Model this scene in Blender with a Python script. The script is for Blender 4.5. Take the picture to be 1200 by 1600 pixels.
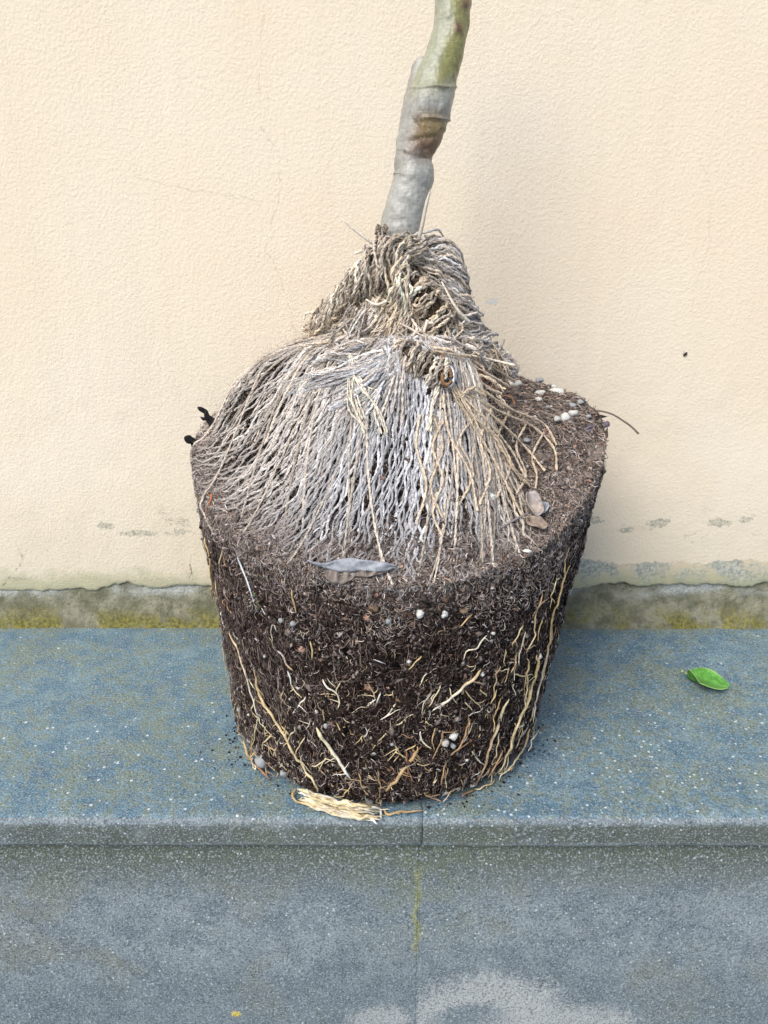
import bpy, math, random
import numpy as np
from mathutils import Vector

SC = bpy.context.scene
for o in list(bpy.data.objects):
    bpy.data.objects.remove(o)
random.seed(7)
RNG = np.random.default_rng(11)

# ------------------------------------------------------------------ camera, sky, sun, exposure
CAM = np.array([0.0, 0.0, 0.45]); PITCH = math.radians(20.0); FPX = 1200.0
cd = bpy.data.cameras.new("camera"); cam = bpy.data.objects.new("camera", cd)
SC.collection.objects.link(cam); SC.camera = cam
cam.location = CAM.tolist(); cam.rotation_euler = (math.radians(90) - PITCH, 0, 0)
cd.sensor_fit = 'VERTICAL'; cd.sensor_height = 36.0; cd.lens = 36.0 * FPX / 1600.0
cd.clip_start = 0.02; cd.clip_end = 200

SUN_EL = math.radians(46); SUN_AZ = math.radians(34)      # azimuth to the left of straight behind the camera
w = bpy.data.worlds.new("World"); SC.world = w; w.use_nodes = True
wn = w.node_tree; wn.nodes.clear()
sky = wn.nodes.new('ShaderNodeTexSky'); sky.sky_type = 'NISHITA'; sky.sun_disc = False
sky.sun_elevation = SUN_EL; sky.sun_rotation = math.radians(180) + SUN_AZ
sky.dust_density = 2.0; sky.air_density = 0.8; sky.ozone_density = 0.8
bg = wn.nodes.new('ShaderNodeBackground'); bg.inputs['Strength'].default_value = 0.11
wo = wn.nodes.new('ShaderNodeOutputWorld')
wn.links.new(sky.outputs[0], bg.inputs[0]); wn.links.new(bg.outputs[0], wo.inputs[0])

ld = bpy.data.lights.new("sun", 'SUN'); ld.energy = 1.5; ld.angle = math.radians(32); ld.color = (1.0, 0.95, 0.87)
sun = bpy.data.objects.new("sun", ld); SC.collection.objects.link(sun)
sdir = Vector((-math.sin(SUN_AZ) * math.cos(SUN_EL), -math.cos(SUN_AZ) * math.cos(SUN_EL), math.sin(SUN_EL)))
sun.rotation_euler = sdir.to_track_quat('Z', 'Y').to_euler(); sun.location = (-1, -2, 2)

SC.view_settings.view_transform = 'Standard'; SC.view_settings.look = 'None'
SC.view_settings.exposure = 0.86; SC.view_settings.gamma = 1.0
SC.view_settings.use_curve_mapping = False

# ------------------------------------------------------------------ numeric helpers
FWD = np.array([0, math.cos(PITCH), -math.sin(PITCH)]); UP = np.array([0, math.sin(PITCH), math.cos(PITCH)])
def ray(px, py):
    return np.array([1.0, 0, 0]) * (px - 600) / FPX + UP * (800 - py) / FPX + FWD
def at(px, py, Y):                       # the point seen there, at distance Y from the camera wall-ward
    d = ray(px, py); return CAM + d * (Y / d[1])

def _h(ix, iy, iz, s):
    n = (ix.astype(np.int64) * 374761393 + iy.astype(np.int64) * 668265263 + iz.astype(np.int64) * 2147483647 + s * 1274126177) & 0xffffffff
    n = ((n ^ (n >> 13)) * 1274126177) & 0xffffffff
    n = ((n ^ (n >> 16)) * 2246822519) & 0xffffffff
    return ((n ^ (n >> 15)) & 0xffff) / 65535.0
def noise(P, scale, seed=0):             # value noise -1..1, P (n,3)
    Q = np.asarray(P, float) * scale; I = np.floor(Q).astype(np.int64); F = Q - I; F = F * F * (3 - 2 * F)
    r = 0
    for dx in (0, 1):
        for dy in (0, 1):
            for dz in (0, 1):
                wgt = (F[:, 0] if dx else 1 - F[:, 0]) * (F[:, 1] if dy else 1 - F[:, 1]) * (F[:, 2] if dz else 1 - F[:, 2])
                r = r + wgt * _h(I[:, 0] + dx, I[:, 1] + dy, I[:, 2] + dz, seed)
    return r * 2 - 1
def fbm(P, scale, oct=3, seed=0):
    r = 0; a = 1; t = 0
    for k in range(oct):
        r = r + a * noise(P, scale * 2 ** k, seed + k); t += a; a *= 0.5
    return r / t
def sstep(a, b, x):
    t = np.clip((x - a) / (b - a), 0, 1); return t * t * (3 - 2 * t)

# ------------------------------------------------------------------ mesh helpers
def link_mesh(name, V, faces, mat, parent=None, col=None, smooth=True, loc=None):
    """V (n,3), faces: (m,k) int array or list of such arrays."""
    if not isinstance(faces, list): faces = [faces]
    faces = [f for f in faces if len(f)]
    me = bpy.data.meshes.new(name)
    V = np.asarray(V, np.float32)
    if loc is not None: V = V - np.asarray(loc, np.float32)
    me.vertices.add(len(V)); me.vertices.foreach_set('co', V.ravel())
    idx = np.concatenate([f.ravel() for f in faces]).astype(np.int32)
    cnt = np.concatenate([np.full(len(f), f.shape[1]) for f in faces])
    st = np.concatenate([[0], np.cumsum(cnt)[:-1]]).astype(np.int32)
    me.loops.add(len(idx)); me.loops.foreach_set('vertex_index', idx)
    me.polygons.add(len(cnt)); me.polygons.foreach_set('loop_start', st)
    if smooth: me.polygons.foreach_set('use_smooth', np.ones(len(cnt), bool))
    me.update(calc_edges=True); me.validate()
    if col is not None:
        a = me.color_attributes.new('col', 'FLOAT_COLOR', 'POINT')
        c = np.ones((len(V), 4), np.float32); c[:, :3] = col
        a.data.foreach_set('color', c.ravel())
    me.materials.append(mat)
    o = bpy.data.objects.new(name, me); SC.collection.objects.link(o)
    if parent is not None:
        o.parent = parent
        if loc is None: o.location = (-np.array(parent_world(parent))).tolist()
        else: o.location = (np.array(loc) - np.array(parent_world(parent))).tolist()
    elif loc is not None: o.location = tuple(float(v) for v in loc)
    return o
def parent_world(p):
    v = np.array(p.location)
    while p.parent is not None:
        p = p.parent; v = v + np.array(p.location)
    return v
def empty(name, loc):
    o = bpy.data.objects.new(name, None); SC.collection.objects.link(o); o.location = loc; o.empty_display_size = .02
    return o
def tag(o, label=None, cat=None, group=None, kind=None):
    if label: o['label'] = label
    if cat: o['category'] = cat
    if group: o['group'] = group
    if kind: o['kind'] = kind
    return o

def resample(P, step=None, n=None):
    """Catmull-Rom through the points, then even spacing."""
    P = np.asarray(P, float)
    if len(P) > 2:
        Q = np.vstack([2 * P[0] - P[1], P, 2 * P[-1] - P[-2]]); out = []
        for i in range(1, len(Q) - 2):
            t = np.linspace(0, 1, 9)[:-1, None]; p0, p1, p2, p3 = Q[i - 1], Q[i], Q[i + 1], Q[i + 2]
            out.append(.5 * ((2 * p1) + (-p0 + p2) * t + (2 * p0 - 5 * p1 + 4 * p2 - p3) * t ** 2 + (-p0 + 3 * p1 - 3 * p2 + p3) * t ** 3))
        out.append(Q[-2][None]); P = np.vstack(out)
    d = np.r_[0, np.cumsum(np.linalg.norm(np.diff(P, axis=0), axis=1))]
    if n is None: n = max(3, int(d[-1] / step) + 1)
    s = np.linspace(0, d[-1], n)
    return np.stack([np.interp(s, d, P[:, k]) for k in range(P.shape[1])], 1)
def frames(P):
    T = np.gradient(P, axis=0); T /= np.linalg.norm(T, axis=1, keepdims=True) + 1e-12
    N = np.zeros_like(P); a = np.array([0, 0, 1.0]) if abs(T[0, 2]) < .8 else np.array([1.0, 0, 0])
    n = np.cross(T[0], a); n /= np.linalg.norm(n) + 1e-12
    for i in range(len(P)):
        n = n - T[i] * n.dot(T[i]); n /= np.linalg.norm(n) + 1e-12; N[i] = n
    return T, N, np.cross(T, N)

class Tubes:
    def __init__(s): s.V = []; s.F = []; s.T3 = []; s.C = []; s.n = 0
    def tube(s, P, r, col, sides=5, cap=True):
        P = np.asarray(P, float); m = len(P); r = np.broadcast_to(r, (m,))
        T, N, B = frames(P)
        a = np.linspace(0, 2 * math.pi, sides, endpoint=False)
        V = P[:, None] + r[:, None, None] * (np.cos(a)[None, :, None] * N[:, None] + np.sin(a)[None, :, None] * B[:, None])
        s.V.append(V.reshape(-1, 3))
        i = np.arange(m - 1)[:, None] * sides; j = np.arange(sides)[None]; k = (j + 1) % sides
        F = np.stack([i + j, i + k, i + sides + k, i + sides + j], -1).reshape(-1, 4) + s.n
        s.F.append(F)
        c = np.broadcast_to(np.asarray(col, float), (m, 3)) if np.ndim(col) == 1 else np.asarray(col)
        s.C.append(np.repeat(c, sides, axis=0)); s.n += m * sides
        if cap:
            s.V.append(P[[0, -1]]); s.C.append(c[[0, -1]])
            j = np.arange(sides); k = (j + 1) % sides
            b = s.n - m * sides; e = s.n - sides
            s.T3.append(np.stack([np.full(sides, s.n), b + k, b + j], -1)); s.T3.append(np.stack([np.full(sides, s.n + 1), e + j, e + k], -1))
            s.n += 2
    def cord(s, P, r, col, pitch=.013, step=.0018, fray=0.0):
        """a two-ply twisted jute cord"""
        P = resample(P, step=step); m = len(P)
        if m < 4: return
        T, N, B = frames(P)
        L = np.arange(m) * step; ph = L / pitch * 2 * math.pi + random.uniform(0, 6.28)
        c = np.asarray(col, float)
        if c.ndim == 1: c = np.broadcast_to(c, (m, 3))
        elif len(c) != m: c = np.stack([np.interp(np.linspace(0, 1, m), np.linspace(0, 1, len(c)), c[:, q]) for q in range(3)], 1)
        vr = r * (1 + .18 * np.sin(L * 300 + ph[0]))
        for k in (0, 1):
            a = ph + k * math.pi; off = vr * .34 * (1 + fray * np.linspace(0, 1, m) ** 4 * 3)
            s.tube(P + off[:, None] * (np.cos(a)[:, None] * N + np.sin(a)[:, None] * B), vr * .72, c * (1 + .1 * (k - .5)), 4, cap=False)
    def arrays(s):
        return np.vstack(s.V), [np.vstack(s.F)] + ([np.vstack(s.T3)] if s.T3 else []), np.vstack(s.C)
    def build(s, name, mat, parent=None, loc=None):
        V, F, C = s.arrays()
        return link_mesh(name, V, F, mat, parent, C, True, loc)

# ------------------------------------------------------------------ material helpers
class M:
    def __init__(s, name):
        s.m = bpy.data.materials.new(name); s.m.use_nodes = True; s.t = s.m.node_tree; s.t.nodes.clear()
        s.out = s.t.nodes.new('ShaderNodeOutputMaterial'); s.b = s.t.nodes.new('ShaderNodeBsdfPrincipled')
        s.t.links.new(s.b.outputs[0], s.out.inputs[0]); s.b.inputs['Roughness'].default_value = .85
        s.b.inputs['Specular IOR Level'].default_value = .25
    def n(s, typ, **kw):
        nd = s.t.nodes.new(typ)
        for k, v in kw.items(): setattr(nd, k, v)
        return nd
    def l(s, a, b): s.t.links.new(a, b)
    def sock(s, inp, v):
        if hasattr(v, 'is_linked') or hasattr(v, 'links'): s.l(v, inp)
        else: inp.default_value = v
    def coord(s): return s.n('ShaderNodeTexCoord').outputs['Object']
    def geo(s): return s.n('ShaderNodeNewGeometry').outputs['Position']
    def noise(s, vec, scale, detail=4, rough=.55, dist=0):
        nd = s.n('ShaderNodeTexNoise'); s.l(vec, nd.inputs['Vector']); nd.inputs['Scale'].default_value = scale
        nd.inputs['Detail'].default_value = detail; nd.inputs['Roughness'].default_value = rough; nd.inputs['Distortion'].default_value = dist
        return nd.outputs['Fac']
    def voro(s, vec, scale, out='Distance', feature='F1', rnd=1):
        nd = s.n('ShaderNodeTexVoronoi', feature=feature); s.l(vec, nd.inputs['Vector']); nd.inputs['Scale'].default_value = scale
        nd.inputs['Randomness'].default_value = rnd
        return nd if out is None else nd.outputs[out]
    def map(s, v, a, b, c=0, d=1, smooth=True):
        nd = s.n('ShaderNodeMapRange', interpolation_type='SMOOTHSTEP' if smooth else 'LINEAR')
        s.sock(nd.inputs['Value'], v); 
        for i, x in zip((1, 2, 3, 4), (a, b, c, d)): s.sock(nd.inputs[i], x)
        return nd.outputs[0]
    def math(s, op, a, b=0.0, c=0.0):
        nd = s.n('ShaderNodeMath', operation=op); s.sock(nd.inputs[0], a); s.sock(nd.inputs[1], b); s.sock(nd.inputs[2], c)
        return nd.outputs[0]
    def mix(s, f, a, b, typ='MIX'):
        nd = s.n('ShaderNodeMix', data_type='RGBA', blend_type=typ); s.sock(nd.inputs[0], f)
        for k, v in ((6, a), (7, b)):
            if isinstance(v, tuple): nd.inputs[k].default_value = (v[0], v[1], v[2], 1)
            else: s.l(v, nd.inputs[k])
        return nd.outputs[2]
    def scalev(s, vec, x, y, z, off=(0, 0, 0)):
        nd = s.n('ShaderNodeMapping'); s.l(vec, nd.inputs[0]); nd.inputs['Scale'].default_value = (x, y, z); nd.inputs['Location'].default_value = off
        return nd.outputs[0]
    def sep(s, vec):
        nd = s.n('ShaderNodeSeparateXYZ'); s.l(vec, nd.inputs[0]); return nd.outputs
    def attr(s, name='col'):
        nd = s.n('ShaderNodeVertexColor'); nd.layer_name = name; return nd.outputs[0]
    def bump(s, h, strength=.5, dist=.001, prev=None):
        nd = s.n('ShaderNodeBump'); s.l(h, nd.inputs['Height']); nd.inputs['Strength'].default_value = strength; nd.inputs['Distance'].default_value = dist
        if prev is not None: s.l(prev, nd.inputs['Normal'])
        return nd.outputs[0]
    def curve(s, v, pts):
        """float curve through (x,y) pairs given in world units"""
        xs = [p[0] for p in pts]; ys = [p[1] for p in pts]; x0, x1 = min(xs), max(xs); y0, y1 = min(ys) - .01, max(ys) + .01
        t = s.map(v, x0, x1, 0, 1, smooth=False)
        nd = s.n('ShaderNodeFloatCurve'); s.l(t, nd.inputs['Value']); cu = nd.mapping.curves[0]
        P = sorted(((p[0] - x0) / (x1 - x0), (p[1] - y0) / (y1 - y0)) for p in pts)
        while len(cu.points) < len(P): cu.points.new(.5, .5)
        for q, p in zip(cu.points, P): q.location = p; q.handle_type = 'VECTOR'
        nd.mapping.update()
        return s.map(nd.outputs[0], 0, 1, y0, y1, smooth=False)
    def fin(s, col=None, nrm=None, rough=None, spec=None):
        if col is not None: s.sock(s.b.inputs['Base Color'], col if not isinstance(col, tuple) else (*col, 1))
        if nrm is not None: s.l(nrm, s.b.inputs['Normal'])
        if rough is not None: s.sock(s.b.inputs['Roughness'], rough)
        if spec is not None: s.b.inputs['Specular IOR Level'].default_value = spec
        return s.m

WALL_Y = 0.8357; EDGE_Y = 0.503
def wallpt(px, py): return at(px, py, WALL_Y)
def wx(px, py): p = wallpt(px, py); return float(p[0]), float(p[2])

# ---- plaster
def mat_plaster():
    m = M('cream_stucco'); p = m.geo(); X, Y, Z = m.sep(p)
    big = m.noise(p, 3.0, 4); mid = m.noise(p, 14, 4)
    c = m.mix(m.map(big, .35, .65), (.80, .68, .515), (.80, .715, .57))
    c = m.mix(m.math('MULTIPLY', m.map(mid, .45, .7), .35), c, (.79, .67, .51))
    # damp greenish wash near the foot
    foot = m.map(m.math('ADD', Z, m.math('MULTIPLY', m.noise(p, 9, 4), .10)), .26, .09)
    c = m.mix(m.math('MULTIPLY', foot, .5), c, (.62, .55, .42))
    # pits and fine grain
    g = m.noise(p, 620, 3, .6); c = m.mix(m.math('MULTIPLY', m.map(g, .56, .72), .16), c, (.42, .33, .24))
    pit = m.map(m.voro(p, 150), .0, .16, 1, 0); pitsel = m.map(m.noise(p, 60, 3), .56, .66)
    c = m.mix(m.math('MULTIPLY', m.math('MULTIPLY', pit, pitsel), .35), c, (.30, .25, .19))
    # flaked grey green spots in a band, specks lower down
    wob = m.noise(p, 24, 4)
    band = m.math('MULTIPLY', m.map(Z, .108, .121), m.map(Z, .158, .136))
    ps = m.scalev(p, 1, 1, 1.9)
    sp = m.map(m.math('ADD', m.noise(ps, 46, 6, .72), m.math('MULTIPLY', m.noise(p, 7, 2), .25)), .735, .765)
    spots = m.math('MULTIPLY', band, sp)
    low = m.math('MULTIPLY', m.map(Z, .135, .10), m.map(m.noise(p, 170, 5, .7), .635, .665))
    mask = m.math('MULTIPLY', m.math('MAXIMUM', spots, m.math('MULTIPLY', low, .85)), .8)
    def blob(px, py, rx, ry, th=.7):
        x0, z0 = wx(px, py)
        dx = m.math('DIVIDE', m.math('SUBTRACT', X, x0), rx); dz = m.math('DIVIDE', m.math('SUBTRACT', Z, z0), ry)
        d = m.math('ADD', m.math('MULTIPLY', dx, dx), m.math('MULTIPLY', dz, dz))
        d = m.math('ADD', d, m.math('MULTIPLY', m.math('SUBTRACT', m.noise(p, 110, 5, .75), .5), 5.0))
        return m.map(d, th + .15, th - .15)
    for a in ((215, 834, .026, .0042), (280, 831, .008, .005), (165, 822, .010, .005), (1030, 817, .014, .007), (1122, 817, .014, .006), (930, 812, .012, .005), (978, 828, .014, .004), (1165, 812, .008, .004), (28, 905, .01, .003)):
        mask = m.math('MAXIMUM', mask, blob(*a))
    mask = m.math('MULTIPLY', mask, m.map(m.noise(p, 330, 3, .7), .36, .52))
    c = m.mix(m.math('MULTIPLY', mask, .8), c, m.mix(m.map(m.noise(p, 200, 4, .7), .4, .6), (.27, .28, .22), (.50, .47, .37)))
    # bare grey strip right of the root ball
    zt = m.curve(X, [(.17, .02), (.19, .083), (.24, .088), (.28, .080), (.34, .081), (.40, .086), (.46, .082), (.6, .09), (2.5, .085)])
    gm = m.math('SUBTRACT', m.math('ADD', zt, m.math('MULTIPLY', m.math('SUBTRACT', m.noise(p, 40, 6, .7), .5), .028)), Z)
    gm = m.math('MULTIPLY', m.map(gm, -.001, .0015), m.map(X, .172, .186))
    grey = m.mix(m.map(m.noise(p, 260, 4, .7), .35, .65), (.22, .25, .22), (.50, .51, .44))
    grey = m.mix(m.map(m.noise(p, 30, 4, .6), .45, .62), grey, (.62, .53, .38))
    c = m.mix(m.math('MULTIPLY', gm, .9), c, grey)
    # film of green just above the broken edge at left
    gl = m.math('MULTIPLY', m.map(m.math('ADD', Z, m.math('MULTIPLY', m.noise(p, 30, 5), -.05)), .052, .03), .7)
    c = m.mix(gl, c, (.40, .40, .25))
    # hairline cracks: world x as a function of world z
    jit = m.math('MULTIPLY', m.math('SUBTRACT', m.noise(p, 55, 4, .7), .5), .016)
    crack = None
    def crk(pts, width, amt):
        nonlocal crack
        q = [wx(*a) for a in pts]
        cx = m.curve(Z, [(z, x) for x, z in q]); z0 = min(z for x, z in q); z1 = max(z for x, z in q)
        d = m.math('ABSOLUTE', m.math('SUBTRACT', m.math('ADD', X, jit), cx))
        k = m.math('MULTIPLY', m.map(d, width, width * .3), m.math('MULTIPLY', m.map(Z, z0, z0 + .01), m.map(Z, z1, z1 - .01)))
        k = m.math('MULTIPLY', m.math('MULTIPLY', k, amt), m.map(m.noise(p, 70, 3, .7), .35, .6)); crack = k if crack is None else m.math('MAXIMUM', crack, k)
    crk([(412, 0), (405, 120), (410, 205), (438, 240), (436, 310), (418, 390), (440, 440), (462, 520), (468, 600)], .0009, .26)
    crk([(238, 430), (240, 480), (238, 530), (250, 580), (250, 640)], .0008, .16)
    crk([(296, 870), (296, 900), (298, 925)], .0016, .8)
    crk([(28, 850), (36, 880), (10, 905), (4, 925)], .0014, .7)
    crk([(1085, 230), (1110, 290), (1108, 380), (1085, 450), (1080, 520)], .0008, .14)
    q = [wx(*a) for a in ((200, 272), (260, 290), (330, 302), (380, 310), (412, 322))]
    cz = m.curve(X, [(x, z) for x, z in q]); d = m.math('ABSOLUTE', m.math('SUBTRACT', m.math('ADD', Z, jit), cz))
    k = m.math('MULTIPLY', m.map(d, .0007, .0002), m.math('MULTIPLY', m.map(X, q[0][0], q[0][0] + .01), m.map(X, q[-1][0], q[-1][0] - .004)))
    crack = m.math('MAXIMUM', crack, m.math('MULTIPLY', k, .18))
    c = m.mix(crack, c, (.20, .16, .12))
    c = m.mix(m.math('MULTIPLY', blob(770, 471, .010, .003, .6), .6), c, (.55, .60, .62))
    h = m.math('ADD', m.math('MULTIPLY', m.noise(p, 600, 3, .65), 1.0), m.math('MULTIPLY', m.map(m.voro(p, 260), 0, .8, 1, 0), .35))
    h = m.math('SUBTRACT', h, m.math('MULTIPLY', m.math('MULTIPLY', pit, pitsel), .5))
    h = m.math('SUBTRACT', h, m.math('MULTIPLY', crack, .6)); h = m.math('SUBTRACT', h, m.math('MULTIPLY', m.math('MAXIMUM', mask, gm), .5))
    return m.fin(c, m.bump(h, .42, .0017), .9, .15)

def mat_mortar():
    m = M('mossy_mortar'); p = m.geo(); X, Y, Z = m.sep(p)
    c = m.mix(m.map(m.noise(p, 45, 5, .65), .35, .65), (.15, .15, .10), (.31, .30, .22))
    c = m.mix(m.map(m.noise(p, 300, 4, .7), .52, .75), c, (.10, .10, .08))
    z2 = m.math('ADD', Z, m.math('MULTIPLY', m.math('SUBTRACT', m.noise(p, 60, 5, .7), .5), .02))
    pale = m.math('MULTIPLY', m.map(z2, .033, .045), m.map(m.noise(m.scalev(p, 1, 1, 2), 13, 3), .42, .58))
    c = m.mix(m.math('MULTIPLY', pale, .75), c, m.mix(m.map(m.noise(p, 420, 3), .4, .6), (.38, .42, .42), (.56, .58, .54)))
    ms = m.math('MULTIPLY', m.map(z2, .034, .002), m.map(m.noise(p, 21, 5, .7), .42, .58))
    c = m.mix(m.math('MULTIPLY', ms, .9), c, m.mix(m.map(m.noise(p, 260, 4, .7), .35, .65), (.10, .10, .04), (.29, .26, .06)))
    crk = m.map(m.voro(m.scalev(p, 1, 1, 2.2), 55, feature='DISTANCE_TO_EDGE'), .012, .0)
    c = m.mix(m.math('MULTIPLY', crk, m.math('MULTIPLY', m.map(m.noise(p, 20, 2), .5, .62), .5)), c, (.06, .06, .045))
    h = m.math('ADD', m.noise(p, 260, 5, .7), m.math('MULTIPLY', m.noise(p, 60, 4), 1.4))
    return m.fin(c, m.bump(h, .7, .004), .95, .1)

def mat_stone(face):
    m = M('blue_grey_stone_' + face); p = m.geo(); X, Y, Z = m.sep(p)
    a = m.noise(p, 11, 5, .6, .4); b = m.noise(p, 38, 5, .68, .3); f = m.noise(p, 640, 2, .65); f2 = m.noise(p, 300, 3, .7)
    if face == 'tread':
        c = m.mix(m.map(b, .36, .64), (.10, .195, .27), (.20, .315, .375))
        ol = m.math('MULTIPLY', m.map(m.math('ADD', m.math('MULTIPLY', a, .35), m.math('ADD', m.math('MULTIPLY', b, .35), m.math('MULTIPLY', m.noise(p, 130, 4, .7), .5))), .56, .67), .85)
        c = m.mix(ol, c, (.19, .235, .18))
        c = m.mix(m.math('MULTIPLY', m.map(m.noise(p, 22, 5, .6), .54, .68), .45), c, (.095, .165, .26))
        back = m.math('MULTIPLY', m.map(m.math('ADD', Y, m.math('MULTIPLY', a, .06)), .835, .862), .6)
        c = m.mix(back, c, (.22, .25, .18))
    else:
        c = m.mix(m.map(b, .36, .64), (.16, .20, .222), (.255, .30, .318))
        c = m.mix(m.math('MULTIPLY', m.map(a, .52, .66), .6), c, (.22, .23, .175))
        # dark green brown zone below the lip and across the lip face
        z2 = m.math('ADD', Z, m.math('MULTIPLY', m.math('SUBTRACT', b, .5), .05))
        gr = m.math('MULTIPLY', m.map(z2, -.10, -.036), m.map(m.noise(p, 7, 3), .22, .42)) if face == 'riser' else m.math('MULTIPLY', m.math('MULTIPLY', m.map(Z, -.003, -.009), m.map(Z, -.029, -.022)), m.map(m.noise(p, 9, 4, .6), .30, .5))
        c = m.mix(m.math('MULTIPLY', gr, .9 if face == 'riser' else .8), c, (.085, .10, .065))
        lowd = m.map(m.math('ADD', Z, m.math('MULTIPLY', a, .03)), -.13, -.19)
        c = m.mix(m.math('MULTIPLY', lowd, .5), c, (.13, .17, .19))
        if face == 'riser':
            jx = m.math('ABSOLUTE', m.math('SUBTRACT', X, m.math('ADD', .0285, m.math('MULTIPLY', m.math('SUBTRACT', b, .5), .02))))
            jg = m.math('MULTIPLY', m.map(jx, .0045, .001), m.math('MULTIPLY', m.map(Z, -.16, -.14), m.map(Z, -.05, -.07)))
            c = m.mix(m.math('MULTIPLY', jg, .75), c, (.30, .31, .10))
            wide = m.math('MULTIPLY', m.map(jx, .09, .01), m.map(Z, -.17, -.09))
            c = m.mix(m.math('MULTIPLY', wide, m.math('MULTIPLY', m.map(b, .42, .6), .55)), c, (.14, .17, .10))
            def bl(x0, z0, rx, rz, k=1.0):
                dx = m.math('DIVIDE', m.math('SUBTRACT', X, x0), rx); dz = m.math('DIVIDE', m.math('SUBTRACT', Z, z0), rz)
                d = m.math('SQRT', m.math('ADD', m.math('MULTIPLY', dx, dx), m.math('MULTIPLY', dz, dz)))
                d = m.math('ADD', d, m.math('MULTIPLY', m.math('SUBTRACT', m.noise(p, 26, 5, .6), .5), .5)); d = m.math('ADD', d, m.math('MULTIPLY', m.math('SUBTRACT', m.noise(p, 330, 3, .7), .5), 1.4))
                return m.map(d, 1.25, .60)
            w1 = bl(.098, -.235, .078, .060); hole = bl(.082, -.238, .040, .026); w2 = bl(-.004, -.235, .030, .018); w3 = bl(.165, -.245, .08, .030)
            wm = m.math('MAXIMUM', m.math('MAXIMUM', m.math('SUBTRACT', w1, m.math('MULTIPLY', hole, .9)), w2), m.math('MULTIPLY', w3, .8))
            wm = m.math('MULTIPLY', m.map(wm, 0, 1), m.map(X, .026, .032))
            wm = m.math('MAXIMUM', wm, m.math('MULTIPLY', w2, .8))
            c = m.mix(m.math('MULTIPLY', wm, .95), c, (.42, .44, .43))
            # yellow lichen dots
            v = m.voro(p, 9, None); lich = m.math('MULTIPLY', m.map(v.outputs['Distance'], .05, .03), m.map(Z, -.19, -.2))
            c = m.mix(m.math('MULTIPLY', lich, .9), c, (.55, .45, .04))
            dd = bl(-.1365, -.226, .0048, .0036); c = m.mix(dd, c, (.62, .50, .05))
    # salt and pepper grain
    g3 = m.noise(m.scalev(p, 1, 1, 1, (3.1, 1.7, .4)), 560, 2, .7)
    c = m.mix(m.math('MULTIPLY', m.map(f, .50, .62), .60), c, (.04, .05, .06))
    c = m.mix(m.math('MULTIPLY', m.map(g3, .53, .64), .55), c, (.44, .51, .55))
    c = m.mix(m.math('MULTIPLY', m.map(f2, .55, .66), .55), c, (.055, .065, .075))
    # pale quartz chips, thicker towards the front edge
    v = m.voro(p, 200, None); cr = m.sep(v.outputs['Color'])[0]
    dens = m.map(Y, .74, .52, .985, .82) if face == 'tread' else 1.1
    rad = m.math('MULTIPLY_ADD', m.sep(v.outputs['Color'])[2], .24, .03); vd = m.math('ADD', v.outputs['Distance'], m.math('MULTIPLY', m.math('SUBTRACT', m.noise(p, 500, 2), .5), .16))
    chip = m.math('MULTIPLY', m.map(m.math('SUBTRACT', vd, rad), .04, -.03), m.math('GREATER_THAN', cr, dens))
    v2 = m.voro(p, 360, None); cr2 = m.sep(v2.outputs['Color'])[1]
    chip2 = m.math('MULTIPLY', m.map(v2.outputs['Distance'], .40, .25), m.math('GREATER_THAN', cr2, .978))
    chip = m.math('MAXIMUM', chip, m.math('MULTIPLY', chip2, .75))
    c = m.mix(m.math('MULTIPLY', chip, .9), c, (.62, .70, .74))
    h = m.math('ADD', m.math('MULTIPLY', f, .7), m.math('ADD', f2, m.math('MULTIPLY', b, .8)))
    return m.fin(c, m.bump(h, .6, .0018), .78, .3)

def mat_attr(name, rough=.9, spec=.15, nsc=350, namt=.35, bsc=500, bst=.5, bd=.0008):
    m = M(name); p = m.geo(); c = m.attr(); g = m.noise(p, nsc, 4, .65)
    c = m.mix(1.0, c, m.mix(m.map(g, .3, .7), (1 - namt,) * 3, (1 + namt,) * 3), 'MULTIPLY')
    return m.fin(c, m.bump(m.noise(p, bsc, 4, .7), bst, bd), rough, spec)

PLASTER = mat_plaster(); MORTAR = mat_mortar()
TREAD = mat_stone('tread'); LIP = mat_stone('lip'); RISER = mat_stone('riser')
SOIL = mat_attr('soil', .95, .1, 420, .55, 520, .9, .002)
FIBRE = mat_attr('soil_fibre', .85, .2, 200, .2)
JUTE = mat_attr('jute_cord', .85, .12, 600, .32, 900, .5, .0005)
ROOT = mat_attr('root_skin', .6, .3, 260, .22, 500, .35, .0006)
LEAFM = mat_attr('leaf_skin', .6, .3, 220, .25, 350, .4, .0006)
STONEY = mat_attr('perlite', .9, .2, 500, .12, 600, .6, .0008)
def mat_bark():
    m = M('smooth_bark'); p = m.geo(); c = m.attr()
    st = m.noise(m.scalev(p, 1, 1, .22), 330, 5, .65); c = m.mix(m.math('MULTIPLY', m.map(st, .52, .72), .35), c, (.16, .14, .11))
    ring = m.noise(m.scalev(p, .18, .18, 1), 420, 4, .6); c = m.mix(m.math('MULTIPLY', m.map(ring, .56, .72), .25), c, (.18, .15, .10))
    v = m.voro(m.scalev(p, 1, 1, 1.5), 190, None); k = m.math('MULTIPLY', m.map(v.outputs['Distance'], .15, .09), m.math('GREATER_THAN', m.sep(v.outputs['Color'])[0], .2))
    c = m.mix(m.math('MULTIPLY', k, .75), c, (.62, .60, .50))
    h = m.math('ADD', m.math('ADD', m.math('MULTIPLY', ring, .5), st), m.math('MULTIPLY', k, .5))
    return m.fin(c, m.bump(h, .6, .0014), .32, .55)
BARK = mat_bark()
def mat_metal():
    m = M('galvanised_wire'); m.b.inputs['Metallic'].default_value = .9; p = m.geo()
    return m.fin(m.mix(m.noise(p, 500, 3), (.40, .43, .47), (.66, .69, .72)), None, .35)
WIRE = mat_metal()

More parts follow.
